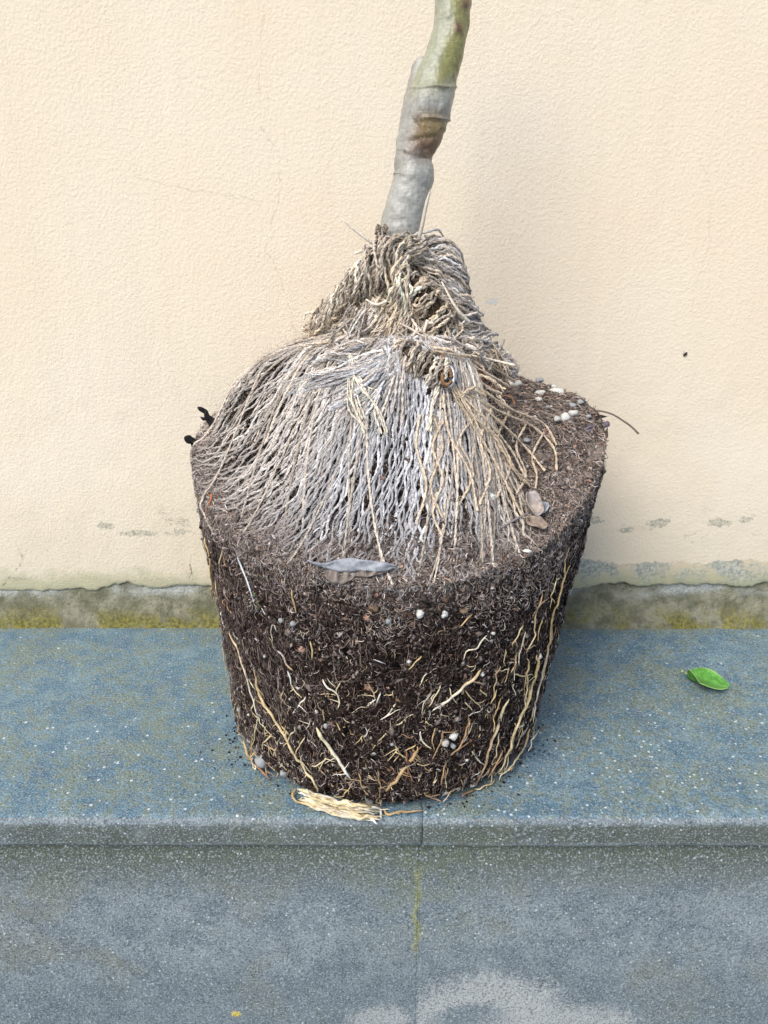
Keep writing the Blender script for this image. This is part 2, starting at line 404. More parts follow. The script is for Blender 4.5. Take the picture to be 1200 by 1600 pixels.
# ================================================================== SETTING
def sheet(us, fn):
    """grid from rows: us = list of x positions; fn(x array)-> (n,k,3)"""
    pass
def extrude_profile(name, prof, xs, mat, parent, wob=.0005, seed=0, ends=True, sc=18):
    prof = np.asarray(prof, float); k = len(prof); n = len(xs)
    V = np.zeros((n, k, 3)); V[:, :, 0] = np.asarray(xs)[:, None]; V[:, :, 1] = prof[None, :, 0]; V[:, :, 2] = prof[None, :, 1]
    Vf = V.reshape(-1, 3); d = fbm(Vf, sc, 3, seed) * wob; d2 = fbm(Vf, sc * 9, 2, seed + 5) * wob * .5
    Vf[:, 1] += d + d2; Vf[:, 2] += (fbm(Vf, sc * 1.3, 3, seed + 9)) * wob * .7
    i = np.arange(n - 1)[:, None] * k; j = np.arange(k - 1)[None]
    F = np.stack([i + j, i + k + j, i + k + j + 1, i + j + 1], -1).reshape(-1, 4)
    fl = [F]
    if ends:
        fl.append(np.arange(k)[None, :]); fl.append((np.arange(k)[::-1] + (n - 1) * k)[None, :])
    return link_mesh(name, Vf, fl, mat, parent, None, True)

# ground, far below the ledge
g = link_mesh('ground', [(-60, -80, -.62), (60, -80, -.62), (60, 40, -.62), (-60, 40, -.62)], np.array([[0, 1, 2, 3]]), LIP, smooth=False)
tag(g, kind='structure')

step = empty('step', (0, EDGE_Y, 0)); tag(step, kind='structure')
def arc(cy, cz, r, a0, a1, n=6): return [(cy + r * math.cos(math.radians(a)), cz + r * math.sin(math.radians(a))) for a in np.linspace(a0, a1, n)]
E = EDGE_Y
tread_prof = [(.90, -.002), (.90, 0.0)] + [(y, 0.0) for y in np.linspace(.86, E + .010, 44)] + arc(E + .0065, -.0065, .0065, 90, 180, 7)
JX = .0318                              # joint between the two slabs, in line with the photo
def xs_side(a, b, fine=.004):
    L = []; x = a
    while x < b: L.append(x); x += fine if abs(x) < .5 else .08
    L.append(b); return np.array(L)
JXR = .0300
for (a, b, sd) in ((-2.6, JX - .0003, 3), (JX + .0003, 2.6, 8)):
    dz = 0 if a < 0 else .0006
    pr = [(y, z - dz) for y, z in tread_prof]
    # small rounding at the joint is left to the shadow of the gap
    lipp = [(E, -.0065 - dz), (E, -.012 - dz), (E + .0002, -.018 - dz), (E + .0002, -.0225 - dz)] + arc(E + .0052, -.0245 - dz, .005, 180, 270, 6) + [(E + .018, -.0295 - dz), (E + .04, -.0295 - dz), (E + .05, -.0295 - dz)]
    sl = extrude_profile('slab', pr + [(y, z) for y, z in lipp[1:]] + [(.90, -.0295 - dz)], xs_side(a, b), TREAD, step, .0009, 3)
    sl.data.materials.append(LIP)
    # the worn front face takes the greyer finish
    me = sl.data
    cen = np.zeros(len(me.polygons) * 3); me.polygons.foreach_get('center', cen); cen = cen.reshape(-1, 3)
    mi = ((cen[:, 1] < E + .0035) | (cen[:, 2] < -.004)).astype(np.int32); me.polygons.foreach_set('material_index', mi)
    rp = [(E + .034, -.0300)] + [(E + .016, -.0305), (E + .0125, -.0325), (E + .0100, -.038), (E + .0082, -.047), (E + .0070, -.060)] + [(E + .0066 - .010 * t, -.06 - .56 * t) for t in np.linspace(.02, 1, 60)] + [(E + .034, -.62)]
    a2, b2 = (a, JXR - .0001) if a < 0 else (JXR + .0001, b)
    extrude_profile('riser', rp, xs_side(a2, b2), RISER, step, .0014, 43, sc=14)
jl = [(y, z - .0009) for y, z in tread_prof[2:46]] + [(y + .0010, z) for y, z in arc(E + .0065, -.0070, .0065, 100, 180, 6)] + [(E + .0010, -.012), (E + .0010, -.026)]
extrude_profile('joint_mortar', jl, np.array([JX - .0012, JX, JX + .0012]), LIP, step, .0006, 91, ends=False)
jr = [(y - .0002, z) for y, z in rp[4:]]
extrude_profile('joint_mortar', jr, np.array([JXR - .0007, JXR, JXR + .0007]), RISER, step, .0014, 43, ends=False, sc=14)
core = link_mesh('bedding', *(lambda x0, x1, y0, y1, z0, z1: (np.array([(x, y, z) for x in (x0, x1) for y in (y0, y1) for z in (z0, z1)]), np.array([[0, 1, 3, 2], [4, 6, 7, 5], [0, 4, 5, 1], [2, 3, 7, 6], [0, 2, 6, 4], [1, 5, 7, 3]])))(-2.5, 2.5, E + .030, .89, -.61, -.034), MORTAR, step, None, False)

# house wall: mortar fillet behind and below, plaster coat proud of it
house = empty('house_wall', (0, WALL_Y, 0)); tag(house, 'cream stucco house wall with flaking grey foot and hairline cracks behind the root ball', 'wall')
xs = xs_side(-2.6, 2.6, .0028)
def edge_z(x):
    P = np.stack([x, x * 0, x * 0], 1)
    base = np.interp(x, [-2.6] + [wx(p, 900)[0] for p in (0, 60, 200, 340)] + [.17, .19, .3, .45, 2.6], [.048, .049, .044, .053, .048, .046, .052, .053, .050, .05])
    return base + fbm(P, 26, 4, 31) * .0085 + noise(P, 260, 36) * .0012
rows = [('e', 0)]
ez = edge_z(xs)
n = len(xs); zz = [1.6, .9, .5] + list(np.linspace(.30, .08, 30))
cols = []
for z in zz: cols.append(np.stack([xs, np.full(n, WALL_Y), np.full(n, z)], 1))
for dz, dy in ((.016, 0), (.010, 0), (.005, 0.0002), (.002, .0005), (0, .0014), (-.0005, .003), (0, .010), (0, .03)):
    cols.append(np.stack([xs, np.full(n, WALL_Y + dy) , ez + dz], 1))
V = np.stack(cols, 1); k = V.shape[1]; V = V.reshape(-1, 3)
front = V[:, 1] < WALL_Y + .004
V[front, 1] += (fbm(V[front], 6, 2, 77) * .0012 + fbm(V[front], 60, 2, 79) * .0005)
i = np.arange(n - 1)[:, None] * k; j = np.arange(k - 1)[None]
link_mesh('plaster', V, np.stack([i + j, i + j + 1, i + k + j + 1, i + k + j], -1).reshape(-1, 4), PLASTER, house)
# mortar fillet, a rough sloping skirting
prof_t = np.linspace(0, 1, 26); cols = []
P0 = np.stack([xs, xs * 0, xs * 0], 1)
for t in prof_t:
    z = .066 * (1 - t) ** 1.15 - .003 * t
    y = WALL_Y + .0045 - .0125 * sstep(.15, 1.0, t) - .004 * t ** 6
    cols.append(np.stack([xs, np.full(n, y), np.full(n, z)], 1))
V = np.stack(cols, 1); k = V.shape[1]; V = V.reshape(-1, 3)
tt = np.tile(prof_t, n)
V[:, 1] -= fbm(V, 30, 4, 51) * .0032 * sstep(0.05, .4, tt) + np.abs(fbm(V, 120, 3, 55)) * .0018
V[:, 2] += fbm(V, 90, 2, 58) * .0010
i = np.arange(n - 1)[:, None] * k; j = np.arange(k - 1)[None]
link_mesh('mortar_fillet', V, np.stack([i + j, i + j + 1, i + k + j + 1, i + k + j], -1).reshape(-1, 4), MORTAR, house)

# ================================================================== ROOT BALL
CB = np.array([0.0, .657]); HB = .30
def rimz(ph):                            # ph: 0 front, + to the right, radians
    a = np.degrees((ph + math.pi) % (2 * math.pi) - math.pi)
    return np.interp(a, [-180, -120, -95, -75, -55, -35, -15, 10, 30, 45, 58, 70, 82, 100, 140, 180],
                     [.306, .303, .292, .275, .254, .240, .236, .236, .243, .252, .264, .277, .291, .305, .312, .312])
def rbody(z, ph):
    t = z / .294
    r = .1445 + (.178 - .1445) * t
    r = r + .0035 * np.cos(3 * ph + 1.1) * .3 + .002 * np.sin(2 * ph)
    r = r - .016 * np.clip(1 - z / .022, 0, 1) ** 2          # worn foot
    return r
def cshift(z): return .0106 * z / .294
def topz(x, y):
    cx = cshift(.29); dx = x - cx; dy = y - CB[1]
    r = np.hypot(dx, dy); ph = np.arctan2(dx, -dy); R = rbody(rimz(ph), ph); rho = r / R
    zr = rimz(ph)
    # mound, its summit a little right of the middle; bare low soil at the right
    mx = x - .020; my = y - .640; rm = np.hypot(mx, my); am = np.degrees(np.arctan2(mx, -my))
    wr = sstep(52, 74, am) * (1 - sstep(176, 180, am)); wr = wr * (1 - sstep(.0, -.06, x - .02))
    wr = np.where(my > 0, sstep(-.02, .03, mx), wr)
    re = rm * (1 + .9 * sstep(15, 60, am) * (1 - sstep(150, 180, am)))
    full = np.interp(re, [0, .03, .06, .09, .12, .15, .18, .21], [.364, .367, .368, .361, .347, .324, .298, .270])
    low = np.interp(rm, [0, .02, .045, .06, .10, .2], [.364, .358, .332, .314, .309, .309])
    m = full * (1 - wr) + low * wr
    kk = np.interp(np.degrees(ph), [-180, -105, -80, -55, -20, 60, 180], [.86, .86, .70, .50, .45, .55, .6])
    k = sstep(kk, 1.0, rho) 
    z = m * (1 - k) + zr * k
    rr = np.interp(np.degrees(ph), [-180, -60, 0, 40, 60, 180], [.008, .014, .020, .014, .002, .000])
    return z - rr * sstep(.72, 1.03, rho) ** 1.7
def inside(P):
    x, y, z = P[..., 0], P[..., 1], P[..., 2]
    dx = x - cshift(z); dy = y - CB[1]; ph = np.arctan2(dx, -dy)
    return np.maximum(np.maximum(np.hypot(dx, dy) - rbody(z, ph), (z - topz(x, y)) * .75), -z)
_T = np.arange(.25, 1.1, .0012)
def hit(px, py, lift=0.0):
    d = ray(px, py); P = CAM + d[None] * _T[:, None]
    f = inside(P); ix = np.argmax(f < 0) if (f < 0).any() else int(np.argmin(f))
    p = P[ix]; return p + normal(p) * lift
def normal(p):
    e = .002; g = np.array([inside(p + np.eye(3)[k] * e) - inside(p - np.eye(3)[k] * e) for k in range(3)])
    return g / (np.linalg.norm(g) + 1e-9)

tree = empty('potted_tree', (0, CB[1], 0))
tag(tree, 'young tree trunk with jute netted root ball of dark soil standing on the ledge', 'root ball')

# soil body mesh (param: phi, s) ; s 0..1 top outwards, 1..2 down the side
NP, NT, NS = 640, 110, 230
ph = np.linspace(-math.pi, math.pi, NP, endpoint=False)
rows = []
for s in np.linspace(0.02, 1, NT) ** .75:
    R = rbody(rimz(ph), ph) * s
    x = cshift(.29) + np.sin(ph) * R; y = CB[1] - np.cos(ph) * R
    rows.append(np.stack([x, y, topz(x, y)], 1))
zrim = rows[-1][:, 2].copy()
for s in np.linspace(0, 1, NS + 1)[1:]:
    z = zrim * (1 - s); R = rbody(z, ph)
    rows.append(np.stack([cshift(z) + np.sin(ph) * R, CB[1] - np.cos(ph) * R, z], 1))
V = np.vstack(rows); K = len(rows)
nr = np.zeros_like(V); nr[:, 0] = V[:, 0] - cshift(V[:, 2]); nr[:, 1] = V[:, 1] - CB[1]; nr /= np.linalg.norm(nr, axis=1, keepdims=True)
side = np.repeat(np.arange(K) >= NT, NP)
bl = sstep(.8, 1.0, np.repeat(np.r_[np.linspace(.02, 1, NT) ** .75, np.ones(NS)], NP))
dirn = nr * bl[:, None] + np.array([0, 0, 1.0]) * (1 - bl)[:, None]; dirn /= np.linalg.norm(dirn, axis=1, keepdims=True)
def soil_disp(P):
    return fbm(P, 28, 3, 5) * .0026 + fbm(P, 130, 3, 15) * .0026 - np.clip(fbm(P, 75, 2, 25) - .25, 0, 1) * .008
disp = soil_disp(V); foot = sstep(.012, .0, V[:, 2])
V = V + dirn * (disp * (1 - .3 * foot))[:, None]; V[:, 2] = np.maximum(V[:, 2], .0006)
def soil_col(P):
    """dry dusty crust on top, dark moist peat on the flanks"""
    z = P[:, 2]; phh = np.arctan2(P[:, 0] - cshift(z), -(P[:, 1] - CB[1])); zr = rimz(phh)
    leftness = sstep(-35, -95, np.degrees(phh))
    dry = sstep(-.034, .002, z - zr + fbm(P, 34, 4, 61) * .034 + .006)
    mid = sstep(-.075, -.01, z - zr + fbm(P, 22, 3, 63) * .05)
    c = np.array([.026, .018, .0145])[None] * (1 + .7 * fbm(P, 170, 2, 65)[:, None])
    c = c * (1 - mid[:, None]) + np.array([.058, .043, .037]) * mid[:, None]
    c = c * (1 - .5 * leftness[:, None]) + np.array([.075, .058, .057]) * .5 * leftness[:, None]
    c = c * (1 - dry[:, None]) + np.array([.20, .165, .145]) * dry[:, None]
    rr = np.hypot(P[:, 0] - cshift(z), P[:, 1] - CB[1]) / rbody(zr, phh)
    under = sstep(.93, .80, rr) * sstep(50, 25, np.degrees(phh)) * (z > zr - .02)      # shade between the net cords, painted into the soil colour
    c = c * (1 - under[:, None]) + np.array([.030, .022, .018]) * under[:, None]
    return np.clip(c * (1 + .5 * fbm(P, 420, 2, 67)[:, None]), .004, 1)
i = np.arange(K - 1)[:, None] * NP; j = np.arange(NP)[None]; jn = (j + 1) % NP
F = np.stack([i + j, i + NP + j, i + NP + jn, i + jn], -1).reshape(-1, 4)
Vs = np.vstack([V, [[cshift(.29), CB[1], V[:NP, 2].mean()]]]); 
T3 = np.stack([np.full(NP, len(V)), np.arange(NP), (np.arange(NP) + 1) % NP], -1)
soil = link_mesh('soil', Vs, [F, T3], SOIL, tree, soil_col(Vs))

# sample points on the soil, with normal and downhill tangent
def sample(nq, s_lo=0.25, s_hi=1.0, front=True):
    """side samples and top samples in proportion; returns P, N, D(own down), V"""
    a = RNG.uniform(-math.radians(118), math.radians(118), nq); kind = RNG.random(nq)
    top = kind < .36
    P = np.zeros((nq, 3))
    Rr = rbody(rimz(a), a); z = RNG.random(nq) * (topz(cshift(.29) + np.sin(a) * Rr, CB[1] - np.cos(a) * Rr) - .0005); R = rbody(z, a)
    P[:] = np.stack([cshift(z) + np.sin(a) * R, CB[1] - np.cos(a) * R, z], 1)
    at_ = RNG.uniform(-math.pi, math.pi, nq); rho = np.sqrt(RNG.uniform(.12, 1, nq)); Rt = rbody(rimz(at_), at_) * rho
    xt = cshift(.29) + np.sin(at_) * Rt; yt = CB[1] - np.cos(at_) * Rt
    P[top] = np.stack([xt, yt, topz(xt, yt)], 1)[top]
    N = np.zeros_like(P); N[:, 0] = np.sin(a); N[:, 1] = -np.cos(a); N[:, 2] = -.08
    e = .003
    gx = (topz(xt + e, yt) - topz(xt - e, yt)) / (2 * e); gy = (topz(xt, yt + e) - topz(xt, yt - e)) / (2 * e)
    Nt = np.stack([-gx, -gy, np.ones(nq)], 1); N[top] = Nt[top]; N /= np.linalg.norm(N, axis=1, keepdims=True)
    dsp = soil_disp(P); P = P + N * dsp[:, None]
    D = np.array([0, 0, -1.0])[None] - N * (-N[:, 2:3]); D /= np.linalg.norm(D, axis=1, keepdims=True) + 1e-9
    return P, N, D, top

# crumbs and bark flakes
def crumbs(nq):
    P, N, D, top = sample(nq)
    S = np.cross(N, D)
    sz = RNG.gamma(2.2, .00032, nq).clip(.00025, .0026)
    sz = np.where(RNG.random(nq) < .03, sz * 1.8, sz)
    base = np.array([[1, 0, 0], [-1, 0, 0], [0, 1, 0], [0, -1, 0], [0, 0, 1], [0, 0, -1.0]])
    q = base[None] * RNG.uniform(.45, 1.25, (nq, 6, 1)) + RNG.normal(0, .22, (nq, 6, 3))
    el = RNG.uniform(.6, 2.2, nq)
    ang = RNG.uniform(0, 6.28, nq); ca, sa = np.cos(ang)[:, None], np.sin(ang)[:, None]
    U = D * ca + S * sa; W = -D * sa + S * ca
    V = P[:, None] + (q[:, :, 0:1] * U[:, None] * el[:, None, None] + q[:, :, 1:2] * W[:, None] + q[:, :, 2:3] * .6 * N[:, None]) * sz[:, None, None] + (N * sz[:, None] * .35)[:, None]
    tri = np.array([[0, 2, 4], [2, 1, 4], [1, 3, 4], [3, 0, 4], [2, 0, 5], [1, 2, 5], [3, 1, 5], [0, 3, 5]])
    F = (np.arange(nq)[:, None, None] * 6 + tri[None]).reshape(-1, 3)
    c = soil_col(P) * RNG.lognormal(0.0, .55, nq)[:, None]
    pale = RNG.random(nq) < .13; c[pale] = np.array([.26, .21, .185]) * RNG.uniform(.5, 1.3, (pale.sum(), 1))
    wh = RNG.random(nq) < .022; c[wh] = np.array([.62, .58, .54]); sz = sz * 1.0
    red = (RNG.random(nq) < .12) & ~wh; c[red] *= np.array([1.25, .95, .8])
    V[..., 2] = np.maximum(V[..., 2], .001)
    return V.reshape(-1, 3), F, np.repeat(np.clip(c, 0, .8), 6, 0)
v, f, c = crumbs(130000)
tag(link_mesh('soil_crumbs', v, f, SOIL, tree, c, smooth=False), kind='stuff')

# peat and hair root fibres: curved ribbons of triangular section
def fibres(nq, lmin, lmax, wmin, wmax, pal, vert=.6, lift=.0012, mask=None, curl=.5, sel=None):
    P, N, D, top = sample(nq)
    if sel is not None:
        k = sel(P, N, top); P, N, D = P[k], N[k], D[k]; nq = len(P)
    S = np.cross(N, D)
    ang = RNG.normal(0, 1, nq) * (1 - vert) * 1.6 + (RNG.random(nq) < .25) * RNG.uniform(-1.6, 1.6, nq)
    T = D * np.cos(ang)[:, None] + S * np.sin(ang)[:, None]; Q = np.cross(N, T)
    L = RNG.uniform(lmin, lmax, nq) * RNG.uniform(.5, 1, nq); W = RNG.uniform(wmin, wmax, nq)
    t = np.linspace(-.5, .5, 5); b1 = RNG.normal(0, curl * .5, nq); b2 = RNG.normal(0, curl * .35, nq); hop = RNG.uniform(-.5, 1.6, nq)
    C = P[:, None] + T[:, None] * (t[None, :, None] * L[:, None, None]) + Q[:, None] * ((b1[:, None] * (t ** 2)[None] * 2 + b2[:, None] * np.sin(t * 7)[None] * .5) * L[:, None])[..., None]
    C = C + N[:, None] * (lift * (.3 + hop[:, None] * (1 - 4 * t ** 2)[None]) + .0004)[..., None]
    w_ = W[:, None] * (1 - 1.2 * np.abs(t) ** 2)[None]
    A = C + Q[:, None] * w_[..., None]; B = C - Q[:, None] * w_[..., None]; Tt = C + N[:, None] * (w_ * 1.3)[..., None]
    V = np.stack([A, Tt, B], 2)
    V[..., 2] = np.maximum(V[..., 2], .0012)
    V = V.reshape(-1, 3)
    b = (np.arange(nq) * 15)[:, None] + (np.arange(4) * 3)[None]
    F = np.concatenate([np.stack([b, b + 1, b + 4, b + 3], -1), np.stack([b + 1, b + 2, b + 5, b + 4], -1)]).reshape(-1, 4)
    pal = np.array(pal); c = pal[RNG.integers(0, len(pal), nq)] * RNG.lognormal(0, .4, nq)[:, None]
    return V, F, np.repeat(np.clip(c, 0, .85), 15, 0)
def add_fibres(name, *a, **k):
    v, f, c = fibres(*a, **k); return tag(link_mesh(name, v, f, FIBRE, tree, c), kind='stuff')
add_fibres('peat_fibres', 60000, .0015, .007, .00010, .00030, [(.018, .014, .012), (.03, .022, .019), (.045, .034, .030), (.075, .057, .050), (.15, .12, .105), (.04, .025, .018), (.24, .19, .165)], vert=.35, curl=.25, lift=.0006)
add_fibres('coir_fibres', 16000, .006, .024, .00012, .00030, [(.12, .09, .08), (.08, .06, .058), (.20, .16, .13), (.06, .048, .05)], vert=.85, curl=.3,
           sel=lambda P, N, top: (~top) & (RNG.random(len(P)) < np.where(P[:, 0] < -.05, 1, .35)))
add_fibres('dry_fibres', 17000, .004, .016, .00014, .00035, [(.26, .22, .19), (.36, .31, .27), (.18, .15, .14), (.30, .22, .16)], vert=.4,
           sel=lambda P, N, top: (lambda ph_: (P[:, 2] > rimz(ph_) - .02) & ((np.degrees(ph_) > 40) | (np.hypot(P[:, 0] - cshift(P[:, 2]), P[:, 1] - CB[1]) > .93 * rbody(rimz(ph_), ph_))))(np.arctan2(P[:, 0] - cshift(P[:, 2]), -(P[:, 1] - CB[1]))))
add_fibres('dusty_fibres', 60000, .002, .008, .00012, .00032, [(.30, .26, .23), (.40, .35, .31), (.18, .15, .13), (.30, .22, .17), (.24, .22, .23)], vert=.4, lift=.0018, curl=.35,
           sel=lambda P, N, top: (lambda dz, a: (dz > -.050 + .060 * fbm(P, 30, 3, 5) + .012 * RNG.normal(0, 1, len(P))) & (dz < .005 + .006 * fbm(P, 60, 2, 7)) & (a < 62))(P[:, 2] - rimz(np.arctan2(P[:, 0] - cshift(P[:, 2]), -(P[:, 1] - CB[1]))), np.degrees(np.arctan2(P[:, 0], -(P[:, 1] - CB[1])))))
add_fibres('hair_roots', 2300, .005, .018, .00016, .00036, [(.52, .42, .28), (.60, .52, .40), (.42, .25, .13), (.64, .60, .55)], vert=.5, lift=.0014, curl=.55,
           sel=lambda P, N, top: (~top) & (RNG.random(len(P)) < np.clip(.95 - P[:, 2] * 4.2, .05, .9)))

# ---- the roots one can pick out
TAN = (.56, .42, .21); PALE = (.70, .60, .38); WHITE = (.80, .77, .68); ORG = (.43, .28, .15); RED = (.28, .13, .08); GREY = (.40, .37, .36)
def root(pts, w, c0, c1=None, label=None, lift=.0026, side_roots=0, world=None):
    P = np.array([hit(x, y, lift) for x, y in pts]) if world is None else np.array(world)
    P[:, 2] = np.maximum(P[:, 2], .0022)
    P = resample(P, step=.0022)
    j = np.stack([noise(P, 160, q) for q in (1, 2, 3)], 1) * (.0014 if side_roots or label is None else 0); P = P + j; P[:, 2] = np.maximum(P[:, 2], .0018)
    m = len(P); t = np.linspace(0, 1, m)
    r = w * .00020 * np.minimum(1, .35 + t * 6) * np.minimum(1, .25 + (1 - t) * 7) * (1 - .35 * t) * (1 + .16 * noise(P, 300, 9)); r[-1] *= .4; r[0] *= .5
    c1 = c1 or c0; C = np.array(c0)[None] * (1 - t[:, None]) + np.array(c1)[None] * t[:, None]
    C = C * (1 + .25 * noise(P, 190, 12)[:, None])
    tb = Tubes(); tb.tube(P, r, C, 7)
    for _ in range(side_roots):
        k = random.randint(1, max(1, m - 3)); d = np.array([random.gauss(0, 1), random.gauss(0, .3), random.gauss(-.3, 1)]); d /= np.linalg.norm(d)
        nrm = normal(P[k]); d = d - nrm * d.dot(nrm)
        L = random.uniform(.005, .014); q = [P[k] + d * L * s + nrm * .0004 + np.array([0, 0, 1]) * random.gauss(0, .0008) * s for s in (0, .35, .7, 1)]
        tb.tube(resample(np.array(q), n=7), np.linspace(.00045, .00018, 7), C[k] * 1.05, 4)
    o = tb.build('root', ROOT, tree)
    if label: o['label'] = label
    return o
roots = [
 ([(362, 985), (369, 1002), (385, 1041), (398, 1087), (407, 1116)], 4.5, TAN, WHITE, 2), ([(407, 1114), (402, 1145), (395, 1172)], 3.2, PALE, TAN, 2),
 ([(401, 1047), (406, 1070), (413, 1092), (433, 1123), (453, 1160), (481, 1203), (498, 1228), (503, 1243)], 6.5, TAN, PALE, 8),
 ([(497, 1133), (512, 1160), (532, 1186), (548, 1214)], 8, PALE, WHITE, 3),
 ([(457, 919), (462, 937), (466, 956)], 4, TAN, ORG, 0), ([(488, 999), (490, 1013), (489, 1027)], 4, TAN, TAN, 0),
 ([(438, 1012), (446, 1024), (452, 1035), (460, 1046)], 4, GREY, TAN, 0), ([(454, 1045), (456, 1057), (459, 1070)], 4, WHITE, WHITE, 0),
 ([(507, 1058), (513, 1070), (527, 1080), (531, 1104)], 4, WHITE, PALE, 1), ([(534, 1063), (530, 1072), (527, 1080)], 3, PALE, PALE, 0),
 ([(453, 1068), (447, 1076), (443, 1088)], 3, PALE, PALE, 0), ([(481, 1087), (471, 1098), (461, 1112)], 3, WHITE, WHITE, 1),
 ([(595, 1078), (592, 1088), (588, 1098)], 3, WHITE, WHITE, 0), ([(589, 1087), (578, 1096), (566, 1104)], 3, WHITE, PALE, 0),
 ([(620, 1095), (606, 1112), (592, 1121)], 3.5, PALE, WHITE, 1), ([(645, 1112), (632, 1121), (617, 1129)], 3, PALE, PALE, 2),
 ([(651, 1162), (648, 1176), (634, 1194), (611, 1225), (583, 1252), (568, 1270)], 7.5, ORG, TAN, 9), ([(634, 1170), (635, 1196), (648, 1219)], 4.5, RED, RED, 2),
 ([(650, 1160), (641, 1166), (630, 1172)], 3, TAN, TAN, 0), ([(651, 1190), (662, 1193), (672, 1190)], 3, PALE, TAN, 0),
 ([(750, 1044), (733, 1063), (710, 1081), (692, 1096), (673, 1109)], 6.5, TAN, WHITE, 5),
 ([(843, 924), (836, 950), (832, 973), (831, 990), (818, 1019)], 3.6, ORG, PALE, 3), ([(879, 871), (875, 911), (863, 953), (856, 988), (849, 1030), (839, 1070)], 4.4, TAN, TAN, 4),
 ([(860, 975), (852, 1015), (843, 1050), (836, 1085), (829, 1127)], 5, ORG, WHITE, 4), ([(836, 1019), (832, 1058), (821, 1095), (807, 1123), (795, 1157), (790, 1177), (778, 1203)], 7, TAN, PALE, 8),
 ([(790, 1091), (775, 1129), (763, 1166), (756, 1191), (741, 1220), (739, 1234)], 6.5, PALE, RED, 4), ([(778, 1087), (770, 1109), (768, 1143)], 3, ORG, TAN, 1),
 ([(730, 1119), (724, 1146), (713, 1169), (693, 1194), (686, 1225)], 4.4, ORG, ORG, 5), ([(824, 1135), (818, 1160), (801, 1186), (783, 1206), (778, 1214)], 5, TAN, PALE, 5),
 ([(784, 1170), (772, 1190), (761, 1208)], 4.4, ORG, ORG, 3), ([(655, 1139), (659, 1155), (672, 1167)], 4, WHITE, PALE, 0),
 ([(688, 1138), (686, 1158), (672, 1183)], 3, ORG, ORG, 2), ([(678, 1133), (673, 1152), (676, 1170)], 3, TAN, ORG, 0),
 ([(821, 1024), (821, 1053), (818, 1085), (815, 1118)], 4, TAN, PALE, 3), ([(672, 1080), (665, 1090), (660, 1108)], 3.6, WHITE, PALE, 1),
 ([(687, 1068), (678, 1085), (669, 1102)], 3, PALE, PALE, 0), ([(655, 1068), (662, 1055), (668, 1048)], 3, PALE, WHITE, 0),
 ([(657, 1023), (647, 1031), (636, 1042)], 3, TAN, TAN, 0), ([(815, 975), (805, 993), (797, 1000), (796, 1008)], 3, PALE, TAN, 1),
 ([(757, 990), (745, 1007), (729, 1016), (720, 1028)], 3.4, WHITE, PALE, 1), ([(737, 955), (726, 966), (714, 978)], 3, ORG, TAN, 0),
 ([(806, 1018), (800, 1040), (793, 1050)], 3, TAN, TAN, 1), ([(843, 965), (838, 985), (836, 1002)], 3, TAN, TAN, 0),
 ([(332, 774), (329, 786), (326, 799)], 4.5, (.62, .20, .06), (.62, .20, .06), 0), ([(323, 828), (329, 860), (334, 888), (337, 940)], 4.5, TAN, ORG, 0),
 ([(350, 1000), (353, 1020), (357, 1050)], 3, TAN, TAN, 1), ([(378, 1090), (372, 1100), (370, 1115)], 3, TAN, TAN, 0), ([(380, 1100), (378, 1112), (379, 1122)], 3, PALE, TAN, 0),
 ([(426, 1150), (416, 1158), (414, 1170)], 3.4, PALE, TAN, 0), ([(424, 1162), (431, 1170), (435, 1182)], 3.4, ORG, TAN, 0),
 ([(463, 1140), (455, 1150), (448, 1168)], 3.4, PALE, TAN, 0), ([(480, 1150), (470, 1163), (465, 1178)], 3.4, PALE, TAN, 0),
 ([(512, 1180), (500, 1190), (487, 1196)], 3.6, PALE, PALE, 2), ([(700, 1070), (705, 1085), (712, 1095)], 2.6, PALE, PALE, 0),
 ([(745, 1075), (757, 1085), (752, 1092)], 2.8, TAN, PALE, 0), ([(773, 1075), (765, 1092), (762, 1098)], 2.6, TAN, TAN, 0),
 ([(815, 1130), (805, 1133), (800, 1128)], 2.6, WHITE, PALE, 0), ([(800, 1052), (812, 1053), (830, 1052)], 3, TAN, PALE, 0),
 ([(340, 905), (345, 925), (343, 945)], 3, TAN, TAN, 0), ([(352, 858), (348, 880), (350, 892)], 3, PALE, TAN, 0), ([(436, 985), (428, 975), (430, 1000)], 2.8, GREY, PALE, 0),
 ([(562, 1205), (568, 1225), (575, 1240)], 3.4, ORG, TAN, 2), ([(590, 1200), (594, 1225), (590, 1246)], 3, ORG, ORG, 2), ([(548, 1225), (535, 1240), (520, 1240)], 3.2, TAN, PALE, 3),
 ([(865, 905), (858, 925), (861, 940)], 3, PALE, TAN, 1), ([(872, 900), (866, 905), (866, 900)], 3, PALE, PALE, 0), ([(817, 870), (816, 882), (812, 890)], 3, PALE, TAN, 0),
]
for pts, w_, c0, c1, ns in roots: root(pts, w_, c0, c1, side_roots=ns)
for k in range(70):      # thinner ones, thickest at the right flank and the foot
    if k < 14: y = RNG.uniform(980, 1150); x = RNG.uniform(775, 862 - (y - 930) * .14); L_ = RNG.uniform(18, 75)
    else: x = RNG.uniform(385, 800); y = RNG.uniform(1060, 1225); L_ = RNG.uniform(10, 34)
    sl = (-.22 if k < 14 else RNG.uniform(-.9, .9)); sl2 = sl + RNG.uniform(-.35, .35)
    root([(x, y), (x + sl * L_ * .5, y + L_ * .5), (x + sl * L_ * .5 + sl2 * L_ * .5, y + L_)], RNG.uniform(2.0, 3.4), [TAN, PALE, ORG, PALE][k % 4], [PALE, TAN, PALE, WHITE][k % 4], side_roots=int(RNG.integers(0, 3)), lift=.0016)
